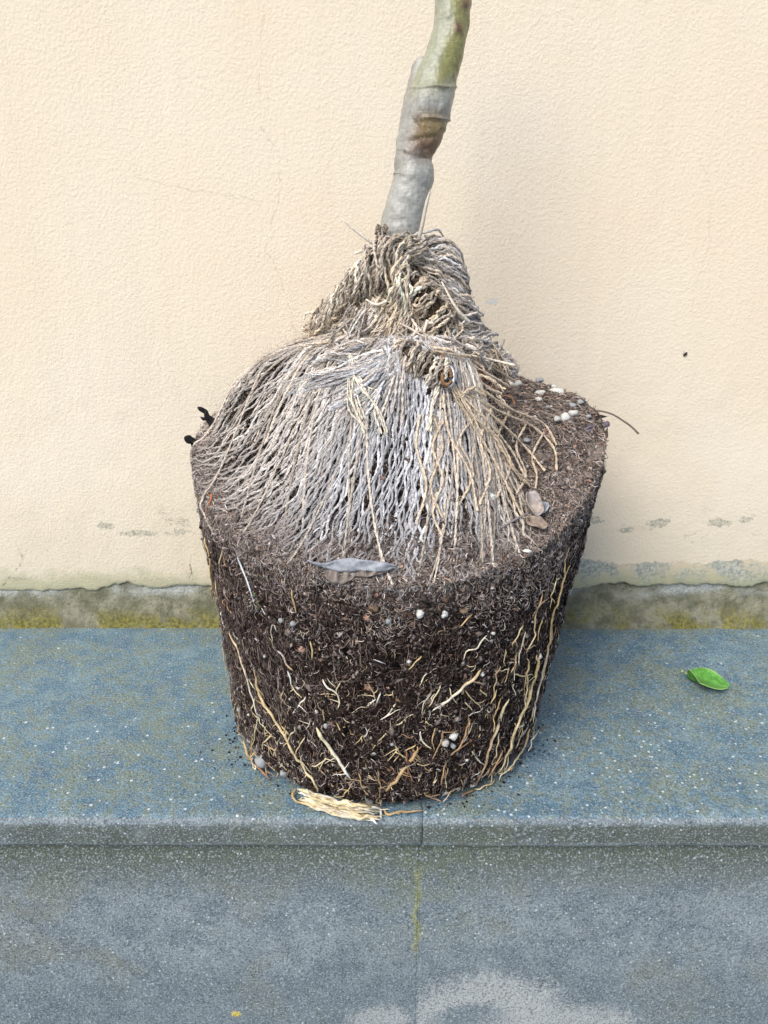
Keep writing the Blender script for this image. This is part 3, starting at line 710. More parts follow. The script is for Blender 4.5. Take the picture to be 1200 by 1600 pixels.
# roots squeezed out at the foot, lying on the slab
def floor_pt(px, py, z=.003):
    d = ray(px, py); return CAM + d * ((z - CAM[2]) / d[2])
def lay(pts, w_, c0, c1=None, ns=0, lab=None):
    return root(None, w_, c0, c1, side_roots=ns, world=[floor_pt(p[0], p[1], p[2] if len(p) > 2 else .003) for p in pts], label=lab)
lay([(380, 1156, .012), (386, 1178), (400, 1197), (412, 1206), (421, 1217)], 7, TAN, RED, 4)
lay([(462, 1232, .01), (456, 1242), (464, 1252), (478, 1254)], 6.5, ORG, TAN, 2)
lay([(597, 1262), (608, 1274), (628, 1268), (645, 1268), (662, 1264)], 5.5, TAN, ORG, 8)
lay([(772, 1217), (764, 1226), (750, 1231), (741, 1232)], 4, TAN, PALE, 1)
lay([(786, 1201), (779, 1204), (782, 1210), (788, 1206)], 4, PALE, PALE, 1)
lay([(740, 1234), (730, 1240), (722, 1246)], 4.5, ORG, RED, 2)
lay([(540, 1266), (556, 1270), (572, 1274), (582, 1280), (589, 1288, .001)], 7.5, PALE, (.86, .86, .80), 2, 'root with a bright white tip')
lay([(520, 1250, .012), (560, 1258, .012), (588, 1262, .01), (594, 1264, .005), (595, 1279)], 7, PALE, WHITE, 2)
for k in range(52):
    u = RNG.uniform(0, .62); x0 = 464 + u * 125; x1 = x0 + RNG.uniform(35, 85); x1 = min(x1, 596)
    f_ = lambda x: 1243 + (x - 462) * .215 + 10 * math.sin(math.pi * (x - 462) / 135) * .5
    o0 = RNG.uniform(-13, 9); zt = .004 + max(0, (6 - o0)) * .0007
    lay([(x0, f_(x0) + o0, zt), ((x0 * 2 + x1) / 3, f_((x0 * 2 + x1) / 3) + o0 + RNG.uniform(-3, 4), zt + .002), ((x0 + 2 * x1) / 3, f_((x0 + 2 * x1) / 3) + o0 + RNG.uniform(-4, 4), zt + .001), (x1, f_(x1) + o0 + RNG.uniform(-3, 5), .003)],
        RNG.uniform(3.5, 6.5), [PALE, TAN, WHITE, PALE][k % 4], [PALE, WHITE, PALE, TAN][k % 4], 1)
for k in range(12):      # fringe along the lower rim
    a = RNG.uniform(-70, 75); ar = math.radians(a); R0 = .1445 - .002
    p0 = np.array([math.sin(ar) * R0, CB[1] - math.cos(ar) * R0, .004]); da = RNG.uniform(-.12, .12)
    pts = [np.array([math.sin(ar + da * s) * (R0 + .004 * s), CB[1] - math.cos(ar + da * s) * (R0 + .004 * s), .004 + .010 * (1 - s)]) for s in (0, .4, .7, 1)]
    root(None, RNG.uniform(2.5, 4), [TAN, ORG, RED][k % 3], [PALE, ORG][k % 2], side_roots=2, world=pts)
# white straw stuck on the left flank, green moss threads by it
root([(375, 868), (391, 908), (405, 953)], 3.6, (.75, .80, .85), (.75, .80, .85), 'straight white straw')
tb = Tubes()
for q in ([(402, 925), (397, 936), (404, 948)], [(400, 938), (408, 944), (403, 953)], [(396, 928), (401, 938), (398, 944)]):
    tb.tube(resample(np.array([hit(x, y, .002) for x, y in q]), n=10), .0004, (.16, .34, .08), 4)
tb.build('moss_thread', ROOT, tree)

# ---- perlite and pebbles in the soil
def lump(name, p, size, col, parent, stretch=(1, 1, 1), seed=0, lab=None, mat=None, nn=2):
    import bmesh
    bm = bmesh.new(); bmesh.ops.create_icosphere(bm, subdivisions=nn, radius=1)
    V = np.array([v.co[:] for v in bm.verts]); Fa = np.array([[v.index for v in f.verts] for f in bm.faces]); bm.free()
    r = 1 + .42 * noise(V + seed * 7.3, 1.5, seed) + .30 * noise(V + seed, 3.1, seed + 3)
    V = V * r[:, None] * np.array(stretch) * size * .9
    a = RNG.uniform(0, 6.28); ca, sa = math.cos(a), math.sin(a); V = np.stack([V[:, 0] * ca - V[:, 1] * sa, V[:, 0] * sa + V[:, 1] * ca, V[:, 2]], 1)
    C = np.array(col)[None] * (1 + .12 * noise(V / size, 2.2, seed + 5)[:, None])
    o = link_mesh(name, V + p, Fa, mat or STONEY, parent, C, False, loc=p)
    if lab: o['label'] = lab
    return o
PW = (.64, .64, .60); PG = (.34, .355, .36)
for q, (x, y, s, st, cc) in enumerate([(844, 618, 8, (1, .8, .6), PW), (841, 628, 6, (1, 1, .6), PW), (870, 616, 9, (1.6, .8, .6), PW), (865, 609, 6, (1, 1, .7), PW), (807, 604, 8, (1, .9, .7), PW),
        (841, 597, 7, (1, 1, .7), PG), (894, 650, 7, (1.3, .9, .7), PW), (880, 656, 8, (1, 1, .7), PW), (868, 659, 7, (1, .8, .6), (.5, .52, .47)), (894, 637, 6, (1, 1, .7), PG), (905, 632, 5, (1, 1, .7), PG),
        (607, 968, 6, (1, 1, 1), PG), (656, 958, 6.5, (.8, 1, 1.1), PW), (694, 958, 5.5, (1, 1, 1.2), PW), (769, 988, 3.6, (1, 1, .8), PW), (752, 1052, 3.6, (1, 1, 1), PW), (707, 1149, 7.5, (1, 1, 1), PW),
        (694, 1158, 7, (1, 1, .9), (.55, .5, .46)), (707, 1164, 5, (1, 1, .9), PG), (637, 1252, 6.5, (1, 1, 1), PW), (440, 968, 4.5, (1, 1, 1), PG), (459, 973, 4.5, (1, 1, 1), PG), (737, 1223, 6, (1.2, 1, .8), (.5, .48, .44)),
        (410, 1187, 13, (1, 1, 1), PG), (446, 1206, 8, (1, 1, 1), PG), (376, 1108, 5, (1, 1, 1.2), PG), (684, 775, 6, (1, 1, 1), PW), (767, 777, 6, (.8, 1, 1.2), PW), (822, 862, 5, (1.6, 1, .5), PW),
        (577, 1248, 8, (1, 1, 1), PG), (558, 1002, 4, (1, 1, 1), (.3, .2, .14)), (585, 948, 8, (1.2, 1, .7), (.18, .12, .08)), (724, 952, 6, (1.2, 1, .8), (.22, .15, .1)), (510, 1132, 5, (1, 1, 1), PG),
        (820, 690, 5, (1, 1, .6), PG), (855, 640, 4, (1, 1, .7), PG), (918, 655, 4, (1, 1, .7), PG), (780, 660, 6, (1, 1, .7), (.3, .2, .13)), (690, 958, 3, (1, 1, 1), PW), (612, 1160, 4, (1, 1, 1), PG), (546, 915, 3, (1, 1, 1), PG)]):
    lump('perlite_grain', hit(x, y, .0026 if (y < 700 and x > 790) else .0012), s * (.00062 if (y < 700 and x > 790) else .00052), cc, tree, st, q)

# ---- trunk: rootstock with cut stub, and the scion grown over its side
def tube_px(rings, Yf, nseg=96, sub=380):
    R = np.array(rings, float); t = np.linspace(0, 1, len(R)); T = np.linspace(0, 1, sub)
    R = resample(R, n=sub)
    P = np.array([at((a + b) / 2, y, Yf(y)) for y, a, b in R]); rad = np.array([(b - a) / 2 / FPX * np.dot(at((a + b) / 2, y, Yf(y)) - CAM, FWD) for y, a, b in R])
    T_, N, B = frames(P); a = np.linspace(0, 2 * math.pi, nseg, endpoint=False)
    V = P[:, None] + rad[:, None, None] * (np.cos(a)[None, :, None] * N[:, None] + np.sin(a)[None, :, None] * B[:, None])
    i = np.arange(sub - 1)[:, None] * nseg; j = np.arange(nseg)[None]; k = (j + 1) % nseg
    F = np.stack([i + j, i + k, i + nseg + k, i + nseg + j], -1).reshape(-1, 4)
    V = V.reshape(-1, 3); py = np.repeat(R[:, 0], nseg)
    V = np.vstack([V, P[:1], P[-1:]]); py = np.r_[py, R[0, 0], R[-1, 0]]
    m = sub * nseg; j = np.arange(nseg)
    T3 = np.vstack([np.stack([np.full(nseg, m), (j + 1) % nseg, j], -1), np.stack([np.full(nseg, m + 1), m - nseg + j, m - nseg + (j + 1) % nseg], -1)])
    return V, F, T3, py
def proj(V):
    d = V - CAM; z = d @ FWD; return 600 + FPX * d[:, 0] / z, 800 - FPX * (d @ UP) / z
TY = lambda y: .660 + (380 - y) * .00008
sc_r = [(-160, 690, 746), (-80, 685, 740), (0, 680, 735), (30, 678, 734), (45, 676, 732), (60, 673, 729), (90, 665, 723), (115, 653, 716), (140, 643, 711), (165, 636, 706), (183, 634, 701), (200, 637, 696), (225, 640, 686), (240, 643, 678), (262, 642, 668)]
rs_r = [(92, 646, 668), (97, 642, 676), (110, 640, 684), (130, 636, 692), (160, 631, 694), (185, 626, 693), (205, 623, 690), (225, 620, 682), (243, 618, 676), (254, 616, 672), (266, 616, 677), (280, 614, 677), (292, 612, 671), (310, 606, 668), (330, 601, 663), (350, 596, 658), (380, 591, 655), (410, 589, 654), (440, 590, 655)]
trunk_parts = []
for which, rr_, yf in (('s', sc_r, lambda y: TY(y) - .0035 + .0035 * min(1, max(0, (y - 200) / 60))), ('r', rs_r, lambda y: TY(y) + .0045 * min(1, max(0, (220 - y) / 80)))):
    V, F, T3, py = tube_px(rr_, yf)
    X, Yp = proj(V)
    V = V + np.stack([fbm(V, 55, 3, q) for q in (81, 82, 83)], 1) * .0016
    # scars: nodes and graft rings
    def ringbump(y0, amp, wd, slope=0):
        return amp * np.exp(-((Yp - y0 - slope * (X - 670)) / wd) ** 2)
    d = ringbump(183, .0013, 3, .1) * sstep(655, 672, X) + (ringbump(136, .0009, 2.5) if which == 's' else 0) - ringbump(214, .0012, 5, -.2) * (X > 640)
    c_ = V.mean(0) * 0
    cen = np.array([at((np.interp(y, [r[0] for r in rr_], [(r[1] + r[2]) / 2 for r in rr_])), y, yf(y)) for y in Yp[::96][:380]])
    ce = np.vstack([np.repeat(cen, 96, 0), cen[:1], cen[-1:]]); nn_ = V - ce; nn_ /= np.linalg.norm(nn_, axis=1, keepdims=True) + 1e-9
    V = V + nn_ * (d + .0009 * fbm(V, 170, 3, 88) + .0009 * np.abs(noise(V, 110, 89)) * sstep(170, 190, Yp) * sstep(265, 245, Yp))[:, None]
    if which == 's':
        bud = np.exp(-(((X - 716) / 7) ** 2 + ((Yp - 44) / 9) ** 2)) * .0018 + np.exp(-(((X - 728) / 6) ** 2 + ((Yp - 5) / 9) ** 2)) * .002
        V = V + nn_ * (bud * (V[:, 1] < ce[:, 1]))[:, None]
    gy = np.array([.345, .345, .31]); ol = np.array([.255, .245, .085]); br = np.array([.17, .095, .05]); lg = np.array([.40, .40, .36])
    nz = fbm(V, 30, 4, 90); nz2 = fbm(V * np.array([1, 1, .35]), 120, 3, 92)
    C = np.repeat(gy[None], len(V), 0) * (1 + .30 * nz2[:, None]) * (1 + .25 * nz[:, None])
    L_ = np.interp(Yp, [r[0] for r in sc_r], [r[1] for r in sc_r]); Rr = np.interp(Yp, [r[0] for r in sc_r], [r[2] for r in sc_r]); u = (X - L_) / (Rr - L_)
    if which == 's':
        g_ = sstep(172, 112, Yp + nz * 30 + (u < .5) * 8) ; C = C * (1 - g_[:, None]) + (ol * 1.0)[None] * g_[:, None] * 1.0
        pale = g_ * sstep(.62, .30, u + nz * .22) * .75; C = C * (1 - pale[:, None]) + np.array([.36, .375, .30])[None] * pale[:, None]
        hi = g_ * sstep(.35, .0, u) * 0
        bn = np.exp(-(((X - 716) / 8) ** 2 + ((Yp - 44) / 11) ** 2) * 1.2) + np.exp(-(((X - 728) / 7) ** 2 + ((Yp - 5) / 9) ** 2)); bn = np.clip(bn * 1.2, 0, 1)
        C = C * (1 - bn[:, None]) + br * .8 * bn[:, None]
    bz = np.exp(-(((X - 678) / 34) ** 2 + ((Yp - 212) / 34) ** 2)) * 1.9 + nz * .7; bz = np.clip(bz, 0, 1) * sstep(150, 180, Yp) * sstep(275, 245, Yp)
    yel = bz * sstep(230, 195, Yp) ; cb = br[None] * (1 - yel[:, None]) + np.array([.27, .19, .08])[None] * yel[:, None]
    C = C * (1 - .95 * bz[:, None]) + cb * .95 * (1 + .5 * nz2[:, None]) * bz[:, None]
    ln = ringbump(183, 1, 1.6, .1) * (X > 668) + (ringbump(136, 1, 1.6, .0) * ((X > 668) & (X < 702)) if which == 's' else 0) + ringbump(229, 1, 2.5, -.25) * (X < 672) * (X > 640) + ringbump(246, 1, 3, .3) * (X > 632) * (X < 668)
    ln = np.clip(ln + 0, 0, 1) * np.clip(.75 + nz2, 0, 1); C = C * (1 - ln[:, None]) + np.array([.10, .065, .045])[None] * ln[:, None]
    if which == 'r':
        wd = sstep(255, 275, Yp) * sstep(.55, .9, (X - 600) / 70) * .4; C = C * (1 - wd[:, None]) + lg * wd[:, None]
        stub = sstep(215, 160, Yp) * sstep(650, 640, X); C = C * (1 - .5 * stub[:, None]) + np.array([.26, .235, .22]) * .5 * stub[:, None]
    sp1 = fbm(V, 520, 2, 95); sp2 = fbm(V * np.array([1, 1, .25]), 700, 2, 96); C = C * (1 + .22 * sp1[:, None] + .16 * sp2[:, None])
    dk = np.clip((sp2 - .35) * 4, 0, 1) * (.4 + .6 * bz); C = C * (1 - .5 * dk[:, None])
    trunk_parts.append((V, F, T3, np.clip(C, .01, 1)))
n0 = len(trunk_parts[0][0])
Vt = np.vstack([a[0] for a in trunk_parts]); Ct = np.vstack([a[3] for a in trunk_parts])
trunk = link_mesh('trunk', Vt, [np.vstack([trunk_parts[0][1], trunk_parts[1][1] + n0]), np.vstack([trunk_parts[0][2], trunk_parts[1][2] + n0])], BARK, tree, Ct)
# torn bark sliver down the right of the rootstock, and crusty bark at left foot
tb = Tubes()
tb.tube(resample([at(673, 296, .637), at(666, 320, .634), at(660, 350, .633), at(652, 384, .634)], n=24), np.interp(np.linspace(0, 1, 24), [0, .2, .8, 1], [.0004, .0015, .0018, .001]), (.52, .47, .38), 6)
tb.build('bark_sliver', BARK, tree); tb = Tubes()
for k in range(26):
    x = RNG.uniform(588, 604); y = RNG.uniform(350, 385); tb.tube(resample([at(x, y, .643), at(x + RNG.normal(0, 3), y + RNG.uniform(6, 14), .641)], n=4), .0009, np.array((.16, .12, .085)) * RNG.uniform(.6, 1.6), 5)
tag(tb.build('bark_crust', BARK, tree), kind='stuff')

# ================================================================== JUTE NET
STRAW = np.array([.56, .46, .34]); GRY = np.array([.44, .45, .475]); PLE = np.array([.72, .65, .53]); BRN = np.array([.27, .19, .12])
def jcol(f=None):
    a = random.random(); f = random.random() if f is None else f
    c = STRAW * (1 - f) + GRY * f
    return np.clip(c * random.lognormvariate(0, .30), 0, .8)
# -- skirt over the mound
APEX = np.array([.030, .612])
def drape(pts, lift):
    """points on the surface; a cord that would leap to ground far behind stays slung just off the mound instead"""
    out = []; Yp_ = None
    for x, y in pts:
        p = hit(x, y, lift)
        if Yp_ is not None and p[1] > Yp_ + .035: p = at(x, y, Yp_ + .018)
        if p[1] > .80: p = at(x, y, .70)
        Yp_ = p[1]; out.append(p)
    return np.array(out)
def rim_pt(phi, rho):
    R = rbody(rimz(np.array([phi]))[0], phi) * rho
    return np.array([cshift(.29) + math.sin(phi) * R, CB[1] - math.cos(phi) * R])
def skirt_point(phi, s, off):
    """s 0 apex .. 1 rim .. beyond = down the flank"""
    if s <= 1:
        e = rim_pt(phi, 1.0); st = APEX + (e - APEX) / np.linalg.norm(e - APEX) * .016
        q = st + (e - st) * s; z = topz(np.array([q[0]]), np.array([q[1]]))[0]
        return np.array([q[0], q[1], z + off])
    e = rim_pt(phi, 1.0); z0 = topz(np.array([e[0]]), np.array([e[1]]))[0]; z = z0 - (s - 1) * .17
    R = rbody(z, phi) + off; return np.array([cshift(z) + math.sin(phi) * R, CB[1] - math.cos(phi) * R, z])
net = Tubes(); fuzz_src = []
A0, A1 = math.radians(-150), math.radians(46)
NC = 158; dphi = (A1 - A0) / NC
def smax(phi):
    a = math.degrees(phi)
    return float(np.interp(a, [-150, -110, -88, -70, -50, -30, 0, 25, 40, 50, 66], [1.06, 1.16, 1.16, 1.08, .99, 1.0, 1.02, 1.01, .99, .92, .84]))
tri = lambda v: 2 * abs(2 * (v - math.floor(v + .5))) - 1
NC2 = 104
for k in range(NC + NC2):
    under = k >= NC; dphi = (A1 - A0) / (NC2 if under else NC); pc = A0 + ((k - NC if under else k) + .5) * dphi; s1 = smax(pc) * random.uniform(.93, 1.03); s0 = random.choice([0, 0, .05, .1, .16]) + random.uniform(0, .08)
    if random.random() < .04: continue
    nS = 110; P = []; deg = math.degrees(pc)
    K = 7.3 if under else 10.5; amp = .70 if under else .64
    jj = random.uniform(0, 100)
    for t in np.linspace(s0, s1, nS):
        wv = tri(t * K + .9 * noise(np.array([[pc * 1.3, t * 1.5, 3]]), 1.6, 2)[0]); wv = math.copysign(abs(wv) ** .8, wv)
        bow = .34 * math.sin(math.pi * min(1, t)) * float(np.interp(deg, [-150, -115, -85, -60, -30, 0, 46], [0, .2, .9, 1, .5, .1, 0]))
        ph_ = pc + bow + (1 if k % 2 else -1) * amp * dphi * wv + dphi * 1.05 * noise(np.array([[jj, t * 3.0, 0]]), 1, 4)[0] + dphi * 2.4 * noise(np.array([[pc * 3, t * 2.2, 0]]), 1, 6)[0]
        bury = max(0, (t - s1 + .2) / .2) * .0052
        lift = .0034 + .0018 * noise(np.array([[jj, t * 9, 5]]), 1, 8)[0] + .0015 * (1 - t) - bury - (.0014 if under else 0)
        P.append(skirt_point(ph_, t, lift))
    P = np.array(P)
    if under: P = P[int(RNG.integers(0, 12)):]
    fr = float(np.interp(deg, [-150, -95, -55, -30, 5, 25, 40, 66], [.4, .5, .62, .85, .9, .7, .3, .2]))
    c = jcol(fr)
    tt_ = np.linspace(0, 1, 40)[:, None]; ct = (c * 1.05)[None] * (1 - tt_) + (c * .88)[None] * tt_; dm = sstep(.66, 1.0, tt_ + .12 * noise(np.hstack([tt_ * 6, tt_ * 0 + jj, tt_ * 0]), 1, 3)[:, None]) * .8; ct = ct * (1 - dm) + np.array([[.20, .165, .145]]) * dm
    net.cord(P, random.uniform(.00085, .00125), ct); fuzz_src.append((resample(P, step=.004), c))
# second, sparser layer slung obliquely over the first at the left and in front
for k in range(80):
    a = math.radians(random.uniform(-145, -15) if k < 60 else random.uniform(10, 46)); da = math.radians(random.uniform(-20, 20) if k < 60 else random.uniform(-16, 0)); s0 = random.uniform(0, .6); s1 = min(smax(a), s0 + random.uniform(.3, .6))
    P = np.array([skirt_point(a + da * u, s0 + (s1 - s0) * u, .0042 + .002 * math.sin(u * 3.1) - .004 * u ** 6) for u in np.linspace(0, 1, 22)])
    c = jcol(.3); net.cord(P, random.uniform(.0008, .0012), c); fuzz_src.append((resample(P, step=.004), c))
# clean pale diamonds at the right, standing proud
for pts in ([(700, 600), (730, 660), (765, 720), (800, 790), (812, 812)], [(700, 605), (745, 650), (790, 705), (820, 762)], [(712, 612), (760, 650), (815, 700), (850, 740)],
            [(730, 620), (785, 645), (830, 672), (862, 705), (868, 740)], [(745, 612), (800, 640), (845, 668), (866, 700)], [(760, 640), (745, 690), (760, 740), (745, 790)],
            [(790, 650), (770, 690), (790, 730), (770, 780)], [(820, 665), (800, 700), (815, 745), (800, 775)], [(846, 680), (828, 715), (838, 745), (835, 770)],
            [(690, 620), (700, 680), (730, 740), (742, 800)], [(735, 655), (715, 690), (735, 740), (715, 790)], [(690, 660), (675, 700), (690, 750), (675, 800), (690, 840)],
            [(675, 650), (690, 700), (672, 760), (690, 810)], [(655, 650), (650, 700), (665, 760), (650, 820)]):
    P = drape(pts, .0042); c = np.clip(STRAW * random.uniform(1.0, 1.3), 0, .8); net.cord(P, .00105, c); fuzz_src.append((resample(P, step=.004), c))
net.build('net_skirt', JUTE, tree)

# -- the gathered collar round the trunk
col_t = Tubes(); core_t = Tubes()
def fold(path, dens, wrap, skew, colf, th0=None, rmul=1.0, cr=.0012, core=True, dark=.6):
    """a rolled fold of net: path (px,py,Y,rpx); cords wrap obliquely round it"""
    path = [(a, b, (hit(a, b)[1] - .004 if Y is None else Y), r) for a, b, Y, r in path]
    W = np.array([list(at(a, b, Y)) + [r * .00054 * rmul] for a, b, Y, r in path]); W = resample(W, n=90)
    P = W[:, :3]; R = W[:, 3]; T, N, B = frames(P); L = np.linalg.norm(np.diff(P, axis=0), axis=1).sum()
    view = (CAM - P); view /= np.linalg.norm(view, axis=1, keepdims=True)
    # frame towards the camera so that th0 counts from the upper edge
    Fv = view - T * (view * T).sum(1)[:, None]; Fv /= np.linalg.norm(Fv, axis=1, keepdims=True); Sv = np.cross(T, Fv)
    nC = int(L / dens)
    for q in range(nC):
        u0 = (q + random.uniform(-.6, .6)) / nC; sp = wrap * random.uniform(.8, 1.15); a0 = (th0 if th0 is not None else random.uniform(0, 6.28)) + random.gauss(0, .25); pts = []
        rj = random.uniform(.82, 1.28) * (1.25 if random.random() < .08 else 1); sk = skew * random.uniform(.5, 1.5); a0 += random.gauss(0, .35); wq = random.gauss(0, .25)
        for v in np.linspace(0, 1, 16):
            u = u0 + sk * (v - .5); 
            if u < 0 or u > 1: continue
            x = u * 89; i0 = min(int(x), 88); fr = x - i0
            p = P[i0] * (1 - fr) + P[i0 + 1] * fr; r = (R[i0] * (1 - fr) + R[i0 + 1] * fr) * rj; a = a0 + sp * v + wq * math.sin(v * 5)
            pts.append(p + r * (math.cos(a) * Fv[i0] + math.sin(a) * Sv[i0]) + np.array([random.gauss(0, 1) for _ in range(3)]) * .0007)
        if len(pts) > 5:
            c = jcol(random.uniform(*colf)); col_t.cord(np.array(pts), cr * random.uniform(.6, 1.0), c, pitch=.010, step=.0016, fray=.4); fuzz_src.append((np.array(pts)[::2], c))
    if core:
        core_t.tube(P, R * .78 * (1 + .12 * noise(P, 140, 3)), BRN * dark * .7, 12)
def wild(n_, box0, box1, Y0, Y1, bend, colf, r=(.0007, .0012), bright=1.0):
    for q in range(n_):
        a = (random.uniform(box0[0], box0[2]), random.uniform(box0[1], box0[3])); b = (random.uniform(box1[0], box1[2]), random.uniform(box1[1], box1[3]))
        m_ = [((a[0] * (1 - t) + b[0] * t) + random.gauss(0, bend), (a[1] * (1 - t) + b[1] * t) + random.gauss(0, bend * .6), (Y0 * (1 - t) + Y1 * t) + random.gauss(0, .0025) - .006 * math.sin(t * 3.14)) for t in (0, .3, .6, 1)]
        P = np.array([at(*k) for k in m_]); c = np.clip(jcol(random.uniform(*colf)) * bright, 0, .8); col_t.cord(P, random.uniform(*r), c, pitch=.011, step=.0018, fray=.8); fuzz_src.append((resample(P, step=.004), c))
# inner jute body of the bundle, coloured dark to stand for shade in the gaps
core_t.tube(resample([at(632, 392, .662), at(634, 430, .66), at(640, 480, .655), at(648, 530, .648), (at(655, 580, .640))], n=40), np.interp(np.linspace(0, 1, 40), [0, .3, .6, 1], [.018, .022, .030, .036]), BRN * .55, 24)
core_t.tube(resample([at(690, 420, .672), at(705, 480, .668), at(735, 545, .668), at(770, 590, .672)], n=30), np.interp(np.linspace(0, 1, 30), [0, .4, 1], [.009, .013, .010]), BRN * .5, 18)
# left fold: crest of the collar, then hanging out to the left
fold([(660, 396, .640, 13), (636, 390, .628, 14), (610, 396, .622, 19), (588, 416, .620, 22), (562, 442, .622, 19), (538, 466, .628, 15), (514, 488, .634, 12), (496, 508, .640, 12), (486, 528, .645, 8)], .0010, 3.0, -.30, (0, .45), th0=-1.9, cr=.0014)
fold([(640, 386, .632, 10), (618, 383, .630, 13), (596, 388, .632, 13), (580, 400, .634, 12)], .0012, 3.0, -.5, (0, .5), th0=-2.4, core=False)
# right fold behind: thick roll falling to the right
fold([(640, 390, .652, 14), (668, 390, .650, 17), (692, 402, .650, 19), (702, 440, .650, 22), (710, 480, .650, 24), (728, 518, .652, 24), (760, 552, .654, 19), (790, 574, .656, 13), (798, 590, .656, 8)], .0009, 3.0, -.28, (.15, .85), th0=-1.6, cr=.0013)
fold([(660, 392, .640, 12), (676, 430, .640, 15), (690, 475, .638, 18), (706, 520, .638, 20), (735, 560, .640, 18), (762, 582, .642, 12)], .0011, 3.0, -.35, (.1, .6), th0=-1.6, dark=.4)
# front coil and the wrapped tie with its wire ring
fold([(640, 436, .620, 9), (654, 446, .614, 14), (668, 470, .610, 17), (684, 498, .608, 17), (690, 512, .607, 12)], .0015, 4.4, .14, (0, .3), cr=.0014, dark=.35)
fold([(606, 538, None, 9), (628, 550, None, 14), (655, 564, None, 16), (680, 580, None, 16), (698, 592, None, 15)], .0016, 5.6, .05, (.1, .5), cr=.0013, dark=.5)
fold([(596, 562, None, 5), (620, 568, None, 8), (650, 578, None, 8), (664, 592, None, 5)], .004, 4.4, .3, (.0, .3), cr=.0011, core=False)
# loose messy cords between the folds
wild(63, (570, 420, 650, 460), (580, 500, 680, 560), .630, .612, 9, (0, .4), bright=.95)
wild(39, (600, 430, 660, 470), (560, 520, 640, 545), .622, .606, 8, (0, .3), bright=1.15)
wild(33, (650, 470, 720, 520), (640, 530, 720, 585), .622, .600, 8, (0, .3), bright=.9)
wild(14, (600, 400, 640, 420), (600, 470, 650, 500), .612, .606, 5, (0, .3), bright=1.2)
wild(36, (540, 470, 600, 520), (470, 540, 580, 580), .615, .590, 6, (.1, .6), bright=1.0)
wild(16, (600, 530, 640, 560), (480, 545, 560, 600), .592, .575, 7, (.4, 1), bright=1.15)
wild(16, (720, 520, 780, 560), (740, 570, 805, 612), .650, .640, 6, (0, .3), bright=.95)
wild(8, (690, 545, 720, 570), (760, 600, 800, 640), .615, .600, 6, (0, .4), bright=1.1)
wild(14, (520, 450, 560, 490), (500, 490, 560, 515), .630, .640, 5, (0, .1), bright=1.1)
wild(12, (505, 470, 540, 500), (478, 505, 500, 530), .634, .640, 4, (0, .2), bright=1.2)
wild(30, (590, 490, 700, 530), (560, 540, 720, 585), .612, .592, 8, (0, .5), bright=1.1)
for k in range(70):      # short tangled ends hiding the summit of the skirt
    x = random.gauss(620, 50); y = random.gauss(545, 14); aa = random.uniform(-1.2, .9) + (3.14 if x < 610 else 0); L_ = random.uniform(25, 70)
    P = drape([(x + math.cos(aa) * L_ * t + random.gauss(0, 3), y + math.sin(aa) * L_ * t * .6 + random.gauss(0, 3) + 10 * t * t) for t in (0, .3, .65, 1)], .003 + .006 * random.random())
    c = np.clip(jcol(random.uniform(0, .7)) * 1.12, 0, .8); col_t.cord(P, random.uniform(.0007, .0012), c, fray=.6); fuzz_src.append((resample(P, step=.004), c))
# fan on top of the skirt spreading from the tie
for k in range(48):
    x1 = random.uniform(440, 640); y1 = float(np.interp(x1, [440, 520, 640], [600, 640, 660])) + random.uniform(-22 if x1 < 520 else -45, 20)
    P = [hit(random.uniform(600, 645), random.uniform(540, 562), .009)] + [hit(630 + (x1 - 630) * t, 560 + (y1 - 560) * t + 10 * math.sin(t * 3) * random.uniform(-1, 1), .006 * (1 - t) + .003) for t in (.35, .65, 1)]
    c = jcol(random.uniform(.4, 1)) * 1.1; col_t.cord(np.array(P), random.uniform(.0009, .0013), np.clip(c, 0, .8)); fuzz_src.append((resample(P, step=.004), c))
col_t.build('net_collar', JUTE, tree)
core_t.build('shaded_jute_core', mat_attr('shaded_jute_core', .95, .05, 300, .6, 400, 1.0, .003), tree)

# frayed white tuft hanging on the front of the skirt
def strands(name, lines, col, r, lift=.006, lab=None, n_copy=3, spread=4):
    tb = Tubes()
    for L_ in lines:
        for q in range(n_copy):
            o = np.array([[random.gauss(0, spread), random.gauss(0, spread * .5)] for _ in L_]); o[0] *= .3
            P = drape([(x + a, y + b) for (x, y), (a, b) in zip(L_, o)], lift + random.uniform(-.001, .0015))
            c = np.clip(np.array(col) * random.uniform(.85, 1.15), 0, .85); tb.cord(P, r * random.uniform(.8, 1.15), c, fray=.6); fuzz_src.append((resample(P, step=.004), c))
    o = tb.build(name, JUTE, tree)
    if lab: o['label'] = lab
strands('frayed_tuft', [[(548, 560), (552, 590), (562, 625), (566, 655)], [(550, 565), (570, 600), (585, 625), (592, 648), (606, 680)], [(550, 570), (553, 610), (556, 640), (568, 675)], [(556, 590), (575, 612), (580, 622)]], PLE * 1.1, .00065, spread=6, lab='pale frayed tuft hanging down the front')
strands('frayed_tuft', [[(590, 582), (615, 570), (645, 568), (668, 582), (680, 605), (674, 640), (668, 675)]], PLE, .0007, n_copy=3, spread=2, lab='arched pale strand falling below the tie')
strands('frayed_tuft', [[(548, 560), (560, 572), (590, 590), (600, 575)], [(588, 556), (570, 565), (560, 585)], [(640, 548), (612, 566), (592, 580), (572, 585)]], PLE, .0007, n_copy=2, spread=3, lab='short pale strands beside the tie')
strands('frayed_tuft', [[(700, 598), (712, 622), (728, 610), (752, 622)], [(705, 605), (730, 650), (765, 690), (795, 740), (820, 762)], [(700, 600), (722, 640), (752, 680)]], STRAW * 1.25, .0008, n_copy=2, spread=4, lab='straw strands sweeping right below the ring')
